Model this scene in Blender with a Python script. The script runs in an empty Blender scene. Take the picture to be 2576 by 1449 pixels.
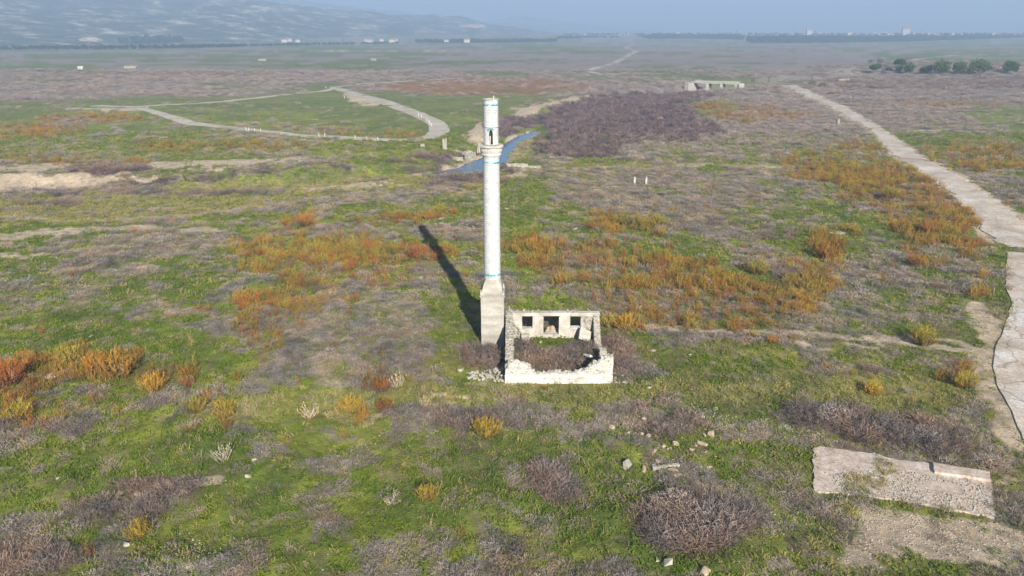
import bpy, bmesh, math, random
import numpy as np
from mathutils import Vector, Matrix, Euler

random.seed(7)
RNG = np.random.default_rng(11)
R = math.radians
scene = bpy.context.scene
COL = scene.collection

# ------------------------------------------------------------------ camera, sky, sun, exposure
CAM_H = 29.4
PITCH = R(19.26)
cam_data = bpy.data.cameras.new("camera")
cam = bpy.data.objects.new("camera", cam_data)
COL.objects.link(cam)
cam_data.sensor_width = 36.0
cam_data.lens = 36.0 * 1839.0 / 2576.0
cam_data.clip_start = 0.5
cam_data.clip_end = 60000
cam.location = (0, 0, CAM_H)
cam.rotation_euler = (math.pi / 2 - PITCH, 0, 0)
scene.camera = cam

SUN_EL = R(26.5)
SUN_AZ_VEC = Vector((12.5, -45.7, 0)).normalized()      # horizontal direction towards the sun
sun_dir = Vector((SUN_AZ_VEC.x * math.cos(SUN_EL), SUN_AZ_VEC.y * math.cos(SUN_EL), math.sin(SUN_EL)))
ld = bpy.data.lights.new("sun", 'SUN')
ld.energy = 4.9
ld.angle = R(0.6)
ld.color = (1.0, 0.95, 0.87)
sun = bpy.data.objects.new("sun", ld)
COL.objects.link(sun)
sun.rotation_euler = (-sun_dir).to_track_quat('-Z', 'Y').to_euler()

world = bpy.data.worlds.new("World")
scene.world = world
world.use_nodes = True
wn = world.node_tree.nodes
wl = world.node_tree.links
wn.clear()
sky = wn.new('ShaderNodeTexSky')
sky.sky_type = 'NISHITA'
sky.sun_disc = False
sky.sun_elevation = SUN_EL
sky.sun_rotation = math.atan2(SUN_AZ_VEC.x, SUN_AZ_VEC.y)
sky.altitude = 300
sky.air_density = 1.0
sky.dust_density = 0.1
sky.ozone_density = 3.0
bg = wn.new('ShaderNodeBackground')
bg.inputs['Strength'].default_value = 0.05
wo = wn.new('ShaderNodeOutputWorld')
wl.new(sky.outputs[0], bg.inputs[0])
wl.new(bg.outputs[0], wo.inputs[0])

scene.view_settings.view_transform = 'Standard'
scene.view_settings.look = 'None'
scene.view_settings.gamma = 1.0
scene.view_settings.exposure = 0.80
scene.view_settings.use_curve_mapping = False
scene.render.engine = 'CYCLES'
cy = scene.cycles
cy.use_denoising = True
cy.max_bounces = 5
cy.diffuse_bounces = 2
cy.glossy_bounces = 2
cy.transmission_bounces = 2
cy.volume_bounces = 1
cy.transparent_max_bounces = 6
cy.use_fast_gi = False
cy.sample_clamp_indirect = 4

# ------------------------------------------------------------------ helpers: projection (for reading positions off the survey), noise
F = 1839.0
CT, ST = math.cos(PITCH), math.sin(PITCH)

def P(px, py, z=0.0):
    """survey point of the photograph -> point on the level z"""
    a = (px - 1288.0) / F
    b = -(py - 724.5) / F
    d = (a, CT + b * ST, -ST + b * CT)
    t = (z - CAM_H) / d[2]
    return (a * t, d[1] * t, z)

def proj(x, y, z):
    zz = z - CAM_H
    dep = y * CT - zz * ST
    up = y * ST + zz * CT
    dep = np.maximum(dep, 1.0)
    return 1288.0 + F * x / dep, 724.5 - F * up / dep

_PERM = np.random.default_rng(5).permutation(4096)
_VALS = np.random.default_rng(6).random(4096)

def vnoise(x, y, seed=0):
    xi = np.floor(x).astype(np.int64)
    yi = np.floor(y).astype(np.int64)
    fx = x - xi
    fy = y - yi
    fx = fx * fx * (3 - 2 * fx)
    fy = fy * fy * (3 - 2 * fy)
    def h(i, j):
        return _VALS[(_PERM[(i + 131 * seed) & 4095] + j * 57 + seed * 17) & 4095]
    a = h(xi, yi); b = h(xi + 1, yi); c = h(xi, yi + 1); d = h(xi + 1, yi + 1)
    return (a * (1 - fx) + b * fx) * (1 - fy) + (c * (1 - fx) + d * fx) * fy

def fbm(x, y, octv=4, seed=0, gain=0.5):
    s = 0.0; a = 1.0; n = 0.0
    for k in range(octv):
        s = s + a * vnoise(x * (2.03 ** k) + 37.1 * k, y * (2.03 ** k) - 11.7 * k, seed + k)
        n += a
        a *= gain
    return s / n

def sstep(a, b, v):
    t = np.clip((v - a) / (b - a), 0, 1)
    return t * t * (3 - 2 * t)

# ------------------------------------------------------------------ terrain
RIVER_PX = [(-900, 600), (-400, 560), (0, 512), (400, 500), (800, 470), (1080, 440), (1200, 408), (1290, 366),
            (1335, 333), (1400, 296), (1500, 262), (1620, 240), (1740, 226), (1800, 222), (1860, 214), (1990, 200), (2200, 190)]
RIVER = np.array([P(a, b, -1.2)[:2] for a, b in RIVER_PX])
RIVER_HW = np.array([26, 26, 23, 22, 17, 14, 12, 11, 10, 12, 14, 15, 15, 16, 16, 13, 8.0])

def seg_dist(x, y, pts, hw):
    best = np.full(np.shape(x), 1e9)
    for i in range(len(pts) - 1):
        ax, ay = pts[i]; bx, by = pts[i + 1]
        dx, dy = bx - ax, by - ay
        t = np.clip(((x - ax) * dx + (y - ay) * dy) / (dx * dx + dy * dy), 0, 1)
        d = np.hypot(x - ax - t * dx, y - ay - t * dy) / (hw[i] * (1 - t) + hw[i + 1] * t)
        best = np.minimum(best, d)
    return best

BR = P(1800, 216, 0)                                      # bridge centre
TX, TY = -1.92, 67.9                                       # minaret axis
MX, MY = P(2400, 170, 3)[:2]                               # oak mound

WCH_PX = [(1045, 443), (1090, 440), (1135, 434), (1190, 424), (1235, 404), (1262, 380), (1285, 360), (1312, 345), (1345, 331)]
WCH = np.array([P(a, b, -2.5)[:2] for a, b in WCH_PX])
WCH_HW = np.array([1.0, 3.0, 4.0, 4.4, 3.8, 2.5, 2.0, 2.2, 1.2])
SLC = P(2280, 1212, 0)[:2]

def terrain(x, y):
    x = np.asarray(x, float); y = np.asarray(y, float)
    z = (fbm(x / 16, y / 16, 3, 40) - 0.5) * 0.9 + (fbm(x / 3.4, y / 3.4, 2, 47) - .5) * .75 * sstep(220, 120, y) + (fbm(x / 60, y / 60, 2, 44) - 0.5) * 1.2
    near = sstep(6, 22, np.hypot(x - 2.5, (y - 65)))
    z = z * (0.12 + 0.88 * near) * sstep(-10, 30, y)
    z = z * (1 - 0.75 * sstep(30, 60, x * 1.0) * sstep(140, 90, y))          # road side is level
    d = seg_dist(x, y, RIVER, RIVER_HW)
    wob = (fbm(x / 14, y / 14, 3, 51) - 0.5) * 0.5
    far = sstep(300, 420, y)
    depth = 2.3 + 3.0 * sstep(380, 440, y)
    z = z - depth * sstep(1.15, 0.55, d + wob)
    r = np.hypot((x - MX) / 140, (y - MY) / 95)
    z = z + 7.0 * sstep(1.15, 0.25, r + (fbm(x / 40, y / 40, 3, 61) - 0.5) * 0.5)
    z = z * (1 - sstep(3000, 5000, y))
    z = z + 20.0 * sstep(2400, 3250, np.hypot(x, y))
    wd = seg_dist(x, y, WCH, WCH_HW)
    z = z - 1.5 * sstep(1.25, .7, wd + (fbm(x / 5, y / 5, 3, 81) - .5) * .5)
    sl = np.hypot((x - SLC[0]) / 11, (y - SLC[1]) / 6.5)
    z = z * sstep(.9, 1.6, sl)
    return z

def T(x, y):
    return float(terrain(np.array([x]), np.array([y]))[0])

def G(px, py):
    """ground point under a survey point, terrain included"""
    zz = np.linspace(12, -6, 361)
    a = (px - 1288.0) / F; b = -(py - 724.5) / F
    d = (a, CT + b * ST, -ST + b * CT)
    t = (zz - CAM_H) / d[2]
    h = terrain(a * t, d[1] * t)
    k = int(np.argmax(h >= zz))
    return Vector((a * t[k], d[1] * t[k], h[k]))

# ------------------------------------------------------------------ land cover map
def blobs(px, py, L):
    s = np.zeros(np.shape(px))
    for b in L:
        cx, cy_, rx, ry, w = b[:5]
        an = R(b[5]) if len(b) > 5 else 0.0
        dx = px - cx; dy = py - cy_
        if an:
            dx, dy = dx * math.cos(an) + dy * math.sin(an), -dx * math.sin(an) + dy * math.cos(an)
        s = s + w * sstep(1.35, 0.55, np.hypot(dx / rx, dy / ry))
    return s

ORANGE = [(800, 640, 280, 60, .45), (680, 780, 150, 60, .4), (1500, 650, 230, 50, .45), (1620, 700, 280, 60, .5), (1880, 770, 230, 60, .5), (270, 935, 170, 55, 1.0), (30, 970, 75, 65, .9), (130, 1035, 150, 30, .55), (400, 975, 60, 40, .8), (170, 905, 50, 22, .5),
          (500, 1015, 30, 30, .6), (570, 1025, 35, 28, .6), (830, 650, 220, 45, .85), (1040, 640, 80, 30, 1.0), (730, 740, 130, 40, .7),
          (640, 850, 60, 75, .8), (890, 705, 170, 40, .8), (1150, 640, 45, 22, .7), (760, 562, 45, 18, .8), (985, 560, 110, 15, .7),
          (1110, 548, 50, 20, .5), (950, 965, 70, 30, .5), (900, 1005, 90, 22, .5),
          (1340, 620, 80, 26, .9), (1420, 655, 120, 30, .55), (1560, 675, 190, 45, .7), (1680, 700, 190, 45, .9), (1580, 558, 110, 20, .9), (1655, 565, 40, 22, .6),
          (1850, 735, 220, 48, .9), (1660, 775, 130, 40, .8), (1990, 775, 90, 55, .75), (1760, 800, 190, 40, .7), (1570, 812, 40, 18, .8),
          (2090, 625, 45, 60, .95), (2110, 425, 150, 42, .75), (2170, 375, 110, 18, .7), (2240, 475, 140, 48, .8), (2340, 540, 120, 60, .8),
          (2010, 400, 45, 16, .7), (2420, 600, 80, 45, .7), (2300, 640, 60, 40, .5), (2460, 690, 70, 40, .4), (2480, 755, 60, 20, .6), (2050, 690, 60, 60, .5),
          (2470, 395, 170, 36, .8), (2420, 262, 190, 8, .6), (1890, 290, 150, 22, .55), (1750, 268, 80, 8, .5), (2240, 955, 120, 30, .35), (2420, 950, 50, 30, .6),
          (1210, 217, 280, 24, .8), (80, 332, 120, 18, .8), (400, 188, 380, 6, .7), (90, 400, 160, 10, .75), (210, 300, 190, 14, .5), (200, 412, 60, 18, .5), (300, 415, 90, 12, .6),
          (560, 372, 260, 13, .6), (930, 345, 230, 9, .6), (800, 325, 160, 9, .35), (620, 262, 280, 8, .35), (1180, 470, 60, 12, .2), (1930, 850, 60, 16, .4), (1330, 250, 60, 12, .3), (1650, 1075, 50, 20, .15)]
GREYP = [(200, 760, 320, 110, .16), (520, 640, 260, 60, .15), (1700, 470, 380, 52, .38), (2120, 300, 300, 60, .22), (2400, 225, 320, 40, .42), (700, 512, 420, 26, .42, -4), (250, 625, 330, 40, .2),
         (900, 800, 240, 50, .28), (1900, 560, 250, 50, .22), (2200, 730, 260, 120, .25), (2160, 1065, 330, 48, .38, 6), (1740, 1305, 150, 85, .6),
         (440, 1215, 200, 38, .35, -8), (260, 1330, 240, 70, .2), (1000, 870, 200, 45, .2), (600, 190, 700, 22, .26), (1700, 165, 800, 40, .22),
         (1370, 1180, 80, 45, .35), (850, 1165, 180, 28, .25), (1100, 1080, 120, 25, .2), (2480, 480, 160, 60, .3), (1200, 895, 50, 45, .6), (1560, 900, 60, 60, .5),
         (1700, 350, 200, 60, .3), (2050, 350, 180, 40, .3), (650, 810, 200, 40, .15), (1300, 445, 100, 14, .3), (120, 1380, 160, 50, .2), (2450, 1130, 150, 40, .25)]
GREENP = [(1300, 560, 60, 170, .42), (1400, 772, 130, 24, .6), (2020, 605, 130, 26, .35), (700, 275, 480, 45, .3), (250, 372, 330, 40, .2),
          (950, 375, 260, 25, .35), (130, 1230, 140, 55, .5), (1480, 1290, 110, 150, .35), (1700, 985, 620, 16, .7), (2020, 905, 300, 35, .35),
          (100, 800, 160, 60, .2), (1150, 820, 50, 110, .5), (1180, 940, 60, 50, .6), (900, 1250, 170, 80, .25), (400, 905, 60, 20, .3), (520, 940, 120, 25, .35), (850, 450, 500, 14, .45, -4),
          (1450, 1080, 160, 40, .2), (1150, 310, 60, 30, .3), (1800, 260, 120, 24, .35), (500, 540, 600, 12, .3, -3), (2540, 640, 20, 60, .5), (1560, 1250, 120, 140, .25)]
BAREP = [(190, 462, 210, 9, 1.0, -3), (60, 428, 70, 9, .9), (620, 418, 150, 5, .9, -4), (400, 425, 90, 5, .5), (90, 596, 130, 9, .85, -3), (200, 580, 200, 4, .8, -3), (510, 578, 60, 8, .6),
         (60, 650, 90, 16, .5), (340, 641, 34, 6, .6), (1290, 297, 60, 9, .9, -14), (1225, 325, 20, 22, .8), (1370, 262, 90, 4, .7, -10), (2240, 412, 110, 5, .55), (2490, 440, 100, 6, .5),
         (2470, 815, 26, 32, .8), (2400, 868, 130, 12, .8), (2050, 852, 230, 7, .6, 4), (1750, 828, 130, 6, .5), (1000, 1022, 240, 6, .45, -2), (2440, 1400, 330, 75, .95, 4),
         (2560, 1215, 90, 22, .7), (1320, 428, 70, 6, .7), (1750, 418, 300, 3, .5), (880, 470, 180, 5, .5, -4), (1130, 395, 40, 4, .5), (520, 1182, 62, 20, 1.5), (115, 943, 36, 8, .6),
         (1230, 945, 50, 26, .45), (500, 1420, 120, 22, .5), (1330, 570, 20, 6, .4), (1090, 563, 45, 4, .6), (1890, 1120, 120, 40, .15), (1000, 325, 1, 1, 0), (900, 258, 45, 8, .5), (300, 275, 60, 4, .6), (2330, 325, 60, 4, .5),
         (2150, 385, 60, 3, .5), (420, 296, 40, 3, .4), (1100, 175, 300, 3, .3), (900, 128, 400, 2.5, .4)]
REEDP = [(1700, 240, 120, 9, 1.0), (1265, 330, 40, 12, 1.0), (1720, 335, 80, 26, .9), (1560, 300, 210, 62, 1.0), (1460, 370, 110, 34, 1.0), (1680, 330, 110, 26, .9), (1290, 310, 50, 16, .9), (1620, 250, 110, 16, .8), (250, 428, 90, 14, .9), (90, 470, 1, 1, 0), (500, 452, 250, 6, .8, -4), (90, 484, 110, 5, .7),
         (1130, 392, 70, 10, .7), (1150, 455, 110, 7, .8, -8), (1280, 425, 60, 7, .5), (800, 500, 150, 4, .5, -6), (1950, 200, 140, 4, .7, -3), (870, 415, 50, 4, .5)]
DRYP = [(450, 505, 700, 40, .9, -4), (900, 470, 300, 26, .7, -5), (1750, 990, 700, 14, .5), (900, 1020, 300, 14, .5), (1100, 960, 130, 40, .4), (2080, 1280, 170, 60, .6), (1500, 418, 400, 8, .5), (1380, 340, 40, 40, .4),
        (250, 960, 300, 40, .3), (2200, 1350, 200, 60, .4)]

def wline(pts, z=0):
    return np.array([P(a, b, z)[:2] for a, b in pts])
RL_EDGE = wline([(1962, 214), (2080, 264), (2198, 330), (2262, 398), (2350, 458), (2400, 492), (2440, 530), (2482, 578), (2512, 606)])
RR_EDGE = wline([(1998, 214), (2130, 270), (2250, 345), (2400, 440), (2520, 520), (2680, 600)])
RL2_EDGE = wline([(2470, 770), (2465, 830), (2480, 880), (2490, 925), (2505, 975), (2530, 1035), (2576, 1112)])
PATHS = [  # (line, half width, bare, dry/lane)
    (wline([(1560, 815), (1680, 824), (1800, 832), (1950, 845), (2080, 852), (2200, 862), (2330, 880), (2440, 892), (2510, 892)]), .75, .9, 0),
    (wline([(600, 1030), (850, 1018), (1000, 1012), (1150, 1002), (1260, 984), (1400, 982), (1600, 982), (1800, 985), (2000, 990), (2200, 992), (2400, 984), (2510, 970)]), 1.9, .12, 1),
    (wline([(1190, 478), (1260, 448), (1330, 432), (1400, 425), (1550, 418), (1700, 416), (1900, 418), (2050, 420)]), 1.8, .45, 1),
    (wline([(-60, 462), (100, 460), (200, 454), (300, 444), (390, 426)], -1), 4.5, 1, 0),
    (wline([(400, 430), (500, 421), (620, 415), (745, 407)], -1), 3.6, 1, 0),
    (wline([(0, 424), (60, 420), (130, 417)], 0), 4, .9, 0), (wline([(-40, 604), (80, 590), (160, 584), (260, 578), (350, 576)]), 2.2, .95, 0), (wline([(430, 578), (500, 575), (545, 584)]), 1.3, .9, 0),
    (wline([(1205, 350), (1212, 325), (1240, 308), (1300, 291), (1350, 268), (1450, 247), (1530, 238)]), 3.2, 1, 0),
    (wline([(1110, 410), (1180, 385), (1235, 350)]), 2.0, .6, 0), (wline([(760, 474), (900, 466), (1050, 455)], -2), 3, .45, 1),
    (wline([(1330, 350), (1290, 395), (1250, 420), (1180, 446)], -2), 3.5, .5, 1), (wline([(1640, 232), (1700, 226), (1745, 220)]), 3, .8, 0),
    (wline([(880, 235), (905, 250), (940, 262)]), 4, .8, 0), (wline([(200, 275), (280, 276), (330, 278)]), 5, .8, 0),
    (wline([(-100, 505), (300, 520), (700, 492), (1000, 470)], -2), 4, .0, 1), (wline([(-100, 545), (300, 548), (600, 520), (900, 490)], -2), 3, .0, 1)]

def cover(x, y, z):
    wx = (fbm(x / 6, y / 6, 3, 71) - .5); wy = (fbm(x / 6, y / 6, 3, 77) - .5)
    sc = 3.0 + np.clip(y, 0, 800) * 0.02
    px, py = proj(x + wx * sc * 1.6, y + wy * sc * 2.6, z)
    far = sstep(160, 420, y)
    n0 = fbm(x / 1.0, y / 1.0, 3, 91, .6)
    n1 = fbm(x / 2.6, y / 2.6, 4, 3, .65)
    n1 = n1 * (1 - far) + far * (.5 + (fbm(x / 26, y / 13, 4, 5, .6) - .5) * .7)
    n2 = fbm(x / 11, y / 11, 4, 9, .6) * (1 - far) + far * fbm(x / 120, y / 55, 4, 12, .6)
    n3 = fbm(x / 55, y / 70, 4, 15, .6)
    o = blobs(px, py, ORANGE)
    reed = blobs(px, py, REEDP)
    bare = blobs(px, py, BAREP)
    dry = blobs(px, py, DRYP)
    xw = x + wx * 2.2; yw = y + wy * 3.0
    lane = np.zeros(np.shape(x))
    for ln, w, bb_, dd in PATHS:
        dd_ = seg_dist(xw, yw, ln, np.full(len(ln), w))
        k_ = sstep(1.5, .6, dd_)
        bare = bare + k_ * bb_; lane = np.maximum(lane, k_ * dd)
    for ln in (RL_EDGE, RR_EDGE, RL2_EDGE):
        bare = bare + .75 * sstep(1.6, .4, seg_dist(xw, yw, ln, np.full(len(ln), 1.5)))
    wd_ = seg_dist(xw * .5 + x * .5, yw * .5 + y * .5, WCH, WCH_HW)
    bare = bare + .75 * sstep(2.1, 1.5, wd_) * (fbm(x / 4, y / 4, 2, 95) > .42)
    dry = dry + lane * .8
    gs = .42 + .08 * far - lane * .6 + blobs(px, py, GREYP) - blobs(px, py, GREENP)
    orange = sstep(.30, .52, o * .9 + (n1 - .5) * 1.0 + (n2 - .5) * .5)
    orange *= sstep(.12, .3, o)
    grey = sstep(.42, .62, gs + (n2 - .5) * 1.3 + (n1 - .5) * 1.3 + (n0 - .5) * .5 * (1 - far) + (n3 - .5) * .5)
    reed = sstep(.4, .6, reed * .95 + (n1 - .5) * .5) 
    bare = sstep(.42, .6, bare + (n1 - .5) * .9)
    dry = sstep(.35, .75, dry + (n2 - .5) * 1.1)
    # keep the mosque yard and the road clear of random scrub
    return dict(lane=lane, orange=orange * (1 - lane), grey=grey * (1 - bare), reed=reed, bare=bare * (1 - reed * .6), dry=dry, n0=n0, n1=n1, n2=n2, n3=n3, px=px, py=py, far=far)

# ------------------------------------------------------------------ materials
def mat_new(name):
    m = bpy.data.materials.new(name)
    m.use_nodes = True
    nt = m.node_tree
    nt.nodes.clear()
    out = nt.nodes.new('ShaderNodeOutputMaterial')
    b = nt.nodes.new('ShaderNodeBsdfPrincipled')
    b.inputs['Roughness'].default_value = 0.9
    b.inputs['Specular IOR Level'].default_value = 0.15
    nt.links.new(b.outputs[0], out.inputs[0])
    return m, nt, b

def ramp(nt, stops, interp='LINEAR'):
    r = nt.nodes.new('ShaderNodeValToRGB')
    r.color_ramp.interpolation = interp
    while len(r.color_ramp.elements) < len(stops):
        r.color_ramp.elements.new(0.5)
    for e, (p, c) in zip(r.color_ramp.elements, stops):
        e.position = p
        e.color = (c[0], c[1], c[2], 1)
    return r

def noise_node(nt, scale, detail=4, rough=.6, coord='Object', vec=None):
    if vec is None:
        tc = nt.nodes.new('ShaderNodeTexCoord')
        vec = tc.outputs[coord]
    n = nt.nodes.new('ShaderNodeTexNoise')
    n.inputs['Scale'].default_value = scale
    n.inputs['Detail'].default_value = detail
    n.inputs['Roughness'].default_value = rough
    nt.links.new(vec, n.inputs['Vector'])
    return n

def mottled(name, stops, scale=1.0, bump=.4, bscale=6.0, rough=.9, dist=.05):
    m, nt, b = mat_new(name)
    n = noise_node(nt, scale, 6, .65)
    r = ramp(nt, stops)
    nt.links.new(n.outputs[0], r.inputs[0])
    nt.links.new(r.outputs[0], b.inputs['Base Color'])
    n2 = noise_node(nt, bscale, 5, .7)
    bp = nt.nodes.new('ShaderNodeBump')
    bp.inputs['Strength'].default_value = bump
    bp.inputs['Distance'].default_value = dist
    nt.links.new(n2.outputs[0], bp.inputs['Height'])
    nt.links.new(bp.outputs[0], b.inputs['Normal'])
    b.inputs['Roughness'].default_value = rough
    return m

def veg_mat(name, low, high, tone_a, tone_b, zmax, trans=.25):
    """foliage colour: runs from a darker foot to a paler tip of the plant, times a tone carried by each plant"""
    m = bpy.data.materials.new(name)
    m.use_nodes = True
    nt = m.node_tree
    nt.nodes.clear()
    out = nt.nodes.new('ShaderNodeOutputMaterial')
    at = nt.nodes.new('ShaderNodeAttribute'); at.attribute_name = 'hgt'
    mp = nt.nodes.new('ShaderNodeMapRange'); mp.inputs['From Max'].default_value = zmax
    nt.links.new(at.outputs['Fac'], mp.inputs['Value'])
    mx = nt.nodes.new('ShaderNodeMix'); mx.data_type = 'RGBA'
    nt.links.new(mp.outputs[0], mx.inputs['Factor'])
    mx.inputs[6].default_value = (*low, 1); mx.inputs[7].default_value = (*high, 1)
    oi = nt.nodes.new('ShaderNodeObjectInfo')
    mt = nt.nodes.new('ShaderNodeMix'); mt.data_type = 'RGBA'
    nt.links.new(oi.outputs['Random'], mt.inputs['Factor'])
    mt.inputs[6].default_value = (*tone_a, 1); mt.inputs[7].default_value = (*tone_b, 1)
    mm = nt.nodes.new('ShaderNodeMix'); mm.data_type = 'RGBA'; mm.blend_type = 'MULTIPLY'
    mm.inputs['Factor'].default_value = 1
    nt.links.new(mx.outputs[2], mm.inputs[6]); nt.links.new(mt.outputs[2], mm.inputs[7])
    geo = nt.nodes.new('ShaderNodeNewGeometry')
    nn = noise_node(nt, .22, 5, .7, vec=geo.outputs['Position'])
    rr_ = ramp(nt, [(.36, (.58, .68, .75)), (.5, (1, 1, 1)), (.64, (1.22, 1.1, .9))])
    nt.links.new(nn.outputs[0], rr_.inputs[0])
    m9 = nt.nodes.new('ShaderNodeMix'); m9.data_type = 'RGBA'; m9.blend_type = 'MULTIPLY'; m9.inputs['Factor'].default_value = 1
    nt.links.new(mm.outputs[2], m9.inputs[6]); nt.links.new(rr_.outputs[0], m9.inputs[7]); mm = m9
    d = nt.nodes.new('ShaderNodeBsdfDiffuse'); t = nt.nodes.new('ShaderNodeBsdfTranslucent')
    nt.links.new(mm.outputs[2], d.inputs[0]); nt.links.new(mm.outputs[2], t.inputs[0])
    ms = nt.nodes.new('ShaderNodeMixShader'); ms.inputs[0].default_value = trans
    nt.links.new(d.outputs[0], ms.inputs[1]); nt.links.new(t.outputs[0], ms.inputs[2])
    nt.links.new(ms.outputs[0], out.inputs[0])
    return m

M = {}
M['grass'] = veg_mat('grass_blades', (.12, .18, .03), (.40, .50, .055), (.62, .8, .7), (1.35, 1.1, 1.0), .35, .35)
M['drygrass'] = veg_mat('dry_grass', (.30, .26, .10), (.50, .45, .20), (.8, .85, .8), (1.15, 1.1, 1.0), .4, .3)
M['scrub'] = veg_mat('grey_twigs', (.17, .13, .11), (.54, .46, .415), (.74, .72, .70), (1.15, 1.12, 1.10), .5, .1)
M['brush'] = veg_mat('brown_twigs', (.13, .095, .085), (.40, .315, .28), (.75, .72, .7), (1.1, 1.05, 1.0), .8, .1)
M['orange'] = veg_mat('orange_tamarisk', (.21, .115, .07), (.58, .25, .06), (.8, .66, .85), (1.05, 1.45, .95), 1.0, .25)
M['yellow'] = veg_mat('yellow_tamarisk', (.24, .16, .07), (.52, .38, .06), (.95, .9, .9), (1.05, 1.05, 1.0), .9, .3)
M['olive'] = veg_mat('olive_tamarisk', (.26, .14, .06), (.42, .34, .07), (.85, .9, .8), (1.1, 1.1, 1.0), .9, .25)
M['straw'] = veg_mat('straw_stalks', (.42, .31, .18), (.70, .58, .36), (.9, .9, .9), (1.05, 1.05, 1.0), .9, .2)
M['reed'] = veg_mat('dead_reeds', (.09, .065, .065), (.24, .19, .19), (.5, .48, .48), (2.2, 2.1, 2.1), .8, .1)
M['oak'] = veg_mat('oak_leaves', (.06, .10, .03), (.12, .18, .05), (.8, .85, .8), (1.15, 1.1, 1.0), 8, .2)
M['wood_far'] = veg_mat('far_wood_leaves', (.04, .07, .035), (.055, .09, .045), (.75, .8, .8), (1.1, 1.1, 1.0), 20, .1)
M['stone'] = mottled('pale_stone', [(.3, (.26, .22, .16)), (.5, (.42, .385, .31)), (.7, (.54, .50, .42))], 1.6, .5, 7)
M['boulder'] = mottled('pinkish_stone', [(.3, (.30, .22, .15)), (.55, (.46, .35, .25)), (.75, (.58, .48, .37))], 2.2, .5, 7)
M['rubble'] = mottled('rubble_masonry', [(.3, (.18, .15, .11)), (.5, (.38, .345, .28)), (.7, (.54, .51, .43))], 2.6, .8, 8, dist=.12)
M['white_rubble'] = mottled('limewashed_rubble', [(.32, (.30, .26, .20)), (.46, (.54, .51, .44)), (.62, (.70, .68, .62))], 3.0, .8, 8, dist=.1)
M['plaster'] = mottled('old_plaster', [(.25, (.30, .26, .21)), (.45, (.44, .40, .34)), (.6, (.54, .50, .43)), (.8, (.64, .61, .54))], .9, .25, 9, dist=.02)
M['whitewash'] = mottled('whitewash', [(.32, (.30, .26, .20)), (.45, (.52, .49, .43)), (.6, (.68, .67, .62))], 1.1, .25, 9, dist=.02)
M['turquoise'] = mottled('turquoise_tile', [(.35, (.02, .20, .24)), (.6, (.05, .36, .38))], 3.0, .1, 9, rough=.5)
M['dark_inside'] = mottled('dark_brown', [(.3, (.07, .045, .035)), (.7, (.16, .09, .06))], 5, .2, 12)  # mottled dark brown for plank, newel, joint ring and lintel strip
M['concrete'] = mottled('bridge_concrete', [(.3, (.38, .35, .31)), (.7, (.56, .52, .46))], .6, .3, 4)
M['rust'] = mottled('grey_metal', [(.3, (.25, .24, .23)), (.7, (.4, .38, .36))], 4, .1, 9)
M['bark'] = mottled('bark', [(.3, (.10, .08, .06)), (.7, (.2, .17, .13))], 4, .5, 9)
M['deadwood'] = mottled('bleached_wood', [(.3, (.36, .32, .28)), (.7, (.55, .50, .44))], 4, .5, 9)
M['house_wall'] = mottled('house_render', [(.3, (.42, .40, .36)), (.7, (.66, .64, .60))], .05, 0, 1)
M['house_roof'] = mottled('roof_tiles', [(.3, (.36, .20, .14)), (.7, (.48, .30, .22))], .2, 0, 1)

# ---- ground: land-cover colour carried by the mesh, grain and relief from the material
def ground_mat():
    m, nt, b = mat_new('field_ground')
    at = nt.nodes.new('ShaderNodeAttribute'); at.attribute_name = 'cover'
    tc = nt.nodes.new('ShaderNodeTexCoord')
    n = noise_node(nt, 1.1, 8, .75, vec=tc.outputs['Object'])
    r = ramp(nt, [(.3, (.62, .62, .62)), (.5, (1, 1, 1)), (.7, (1.35, 1.3, 1.25))])
    nt.links.new(n.outputs[0], r.inputs[0])
    mm = nt.nodes.new('ShaderNodeMix'); mm.data_type = 'RGBA'; mm.blend_type = 'MULTIPLY'; mm.inputs['Factor'].default_value = 1
    nt.links.new(at.outputs['Color'], mm.inputs[6]); nt.links.new(r.outputs[0], mm.inputs[7])
    n3 = noise_node(nt, .12, 6, .75, vec=tc.outputs['Object'])
    r3 = ramp(nt, [(.35, (.82, .8, .8)), (.65, (1.18, 1.15, 1.15))])
    nt.links.new(n3.outputs[0], r3.inputs[0])
    m2 = nt.nodes.new('ShaderNodeMix'); m2.data_type = 'RGBA'; m2.blend_type = 'MULTIPLY'; m2.inputs['Factor'].default_value = 1
    nt.links.new(mm.outputs[2], m2.inputs[6]); nt.links.new(r3.outputs[0], m2.inputs[7])
    nt.links.new(m2.outputs[2], b.inputs['Base Color'])
    n2 = noise_node(nt, 1.8, 7, .8, vec=tc.outputs['Object'])
    bp = nt.nodes.new('ShaderNodeBump'); bp.inputs['Strength'].default_value = 1.0; bp.inputs['Distance'].default_value = .35
    nt.links.new(n2.outputs[0], bp.inputs['Height']); nt.links.new(bp.outputs[0], b.inputs['Normal'])
    b.inputs['Roughness'].default_value = 1.0
    b.inputs['Specular IOR Level'].default_value = 0.05
    return m
M['ground'] = ground_mat()

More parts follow.
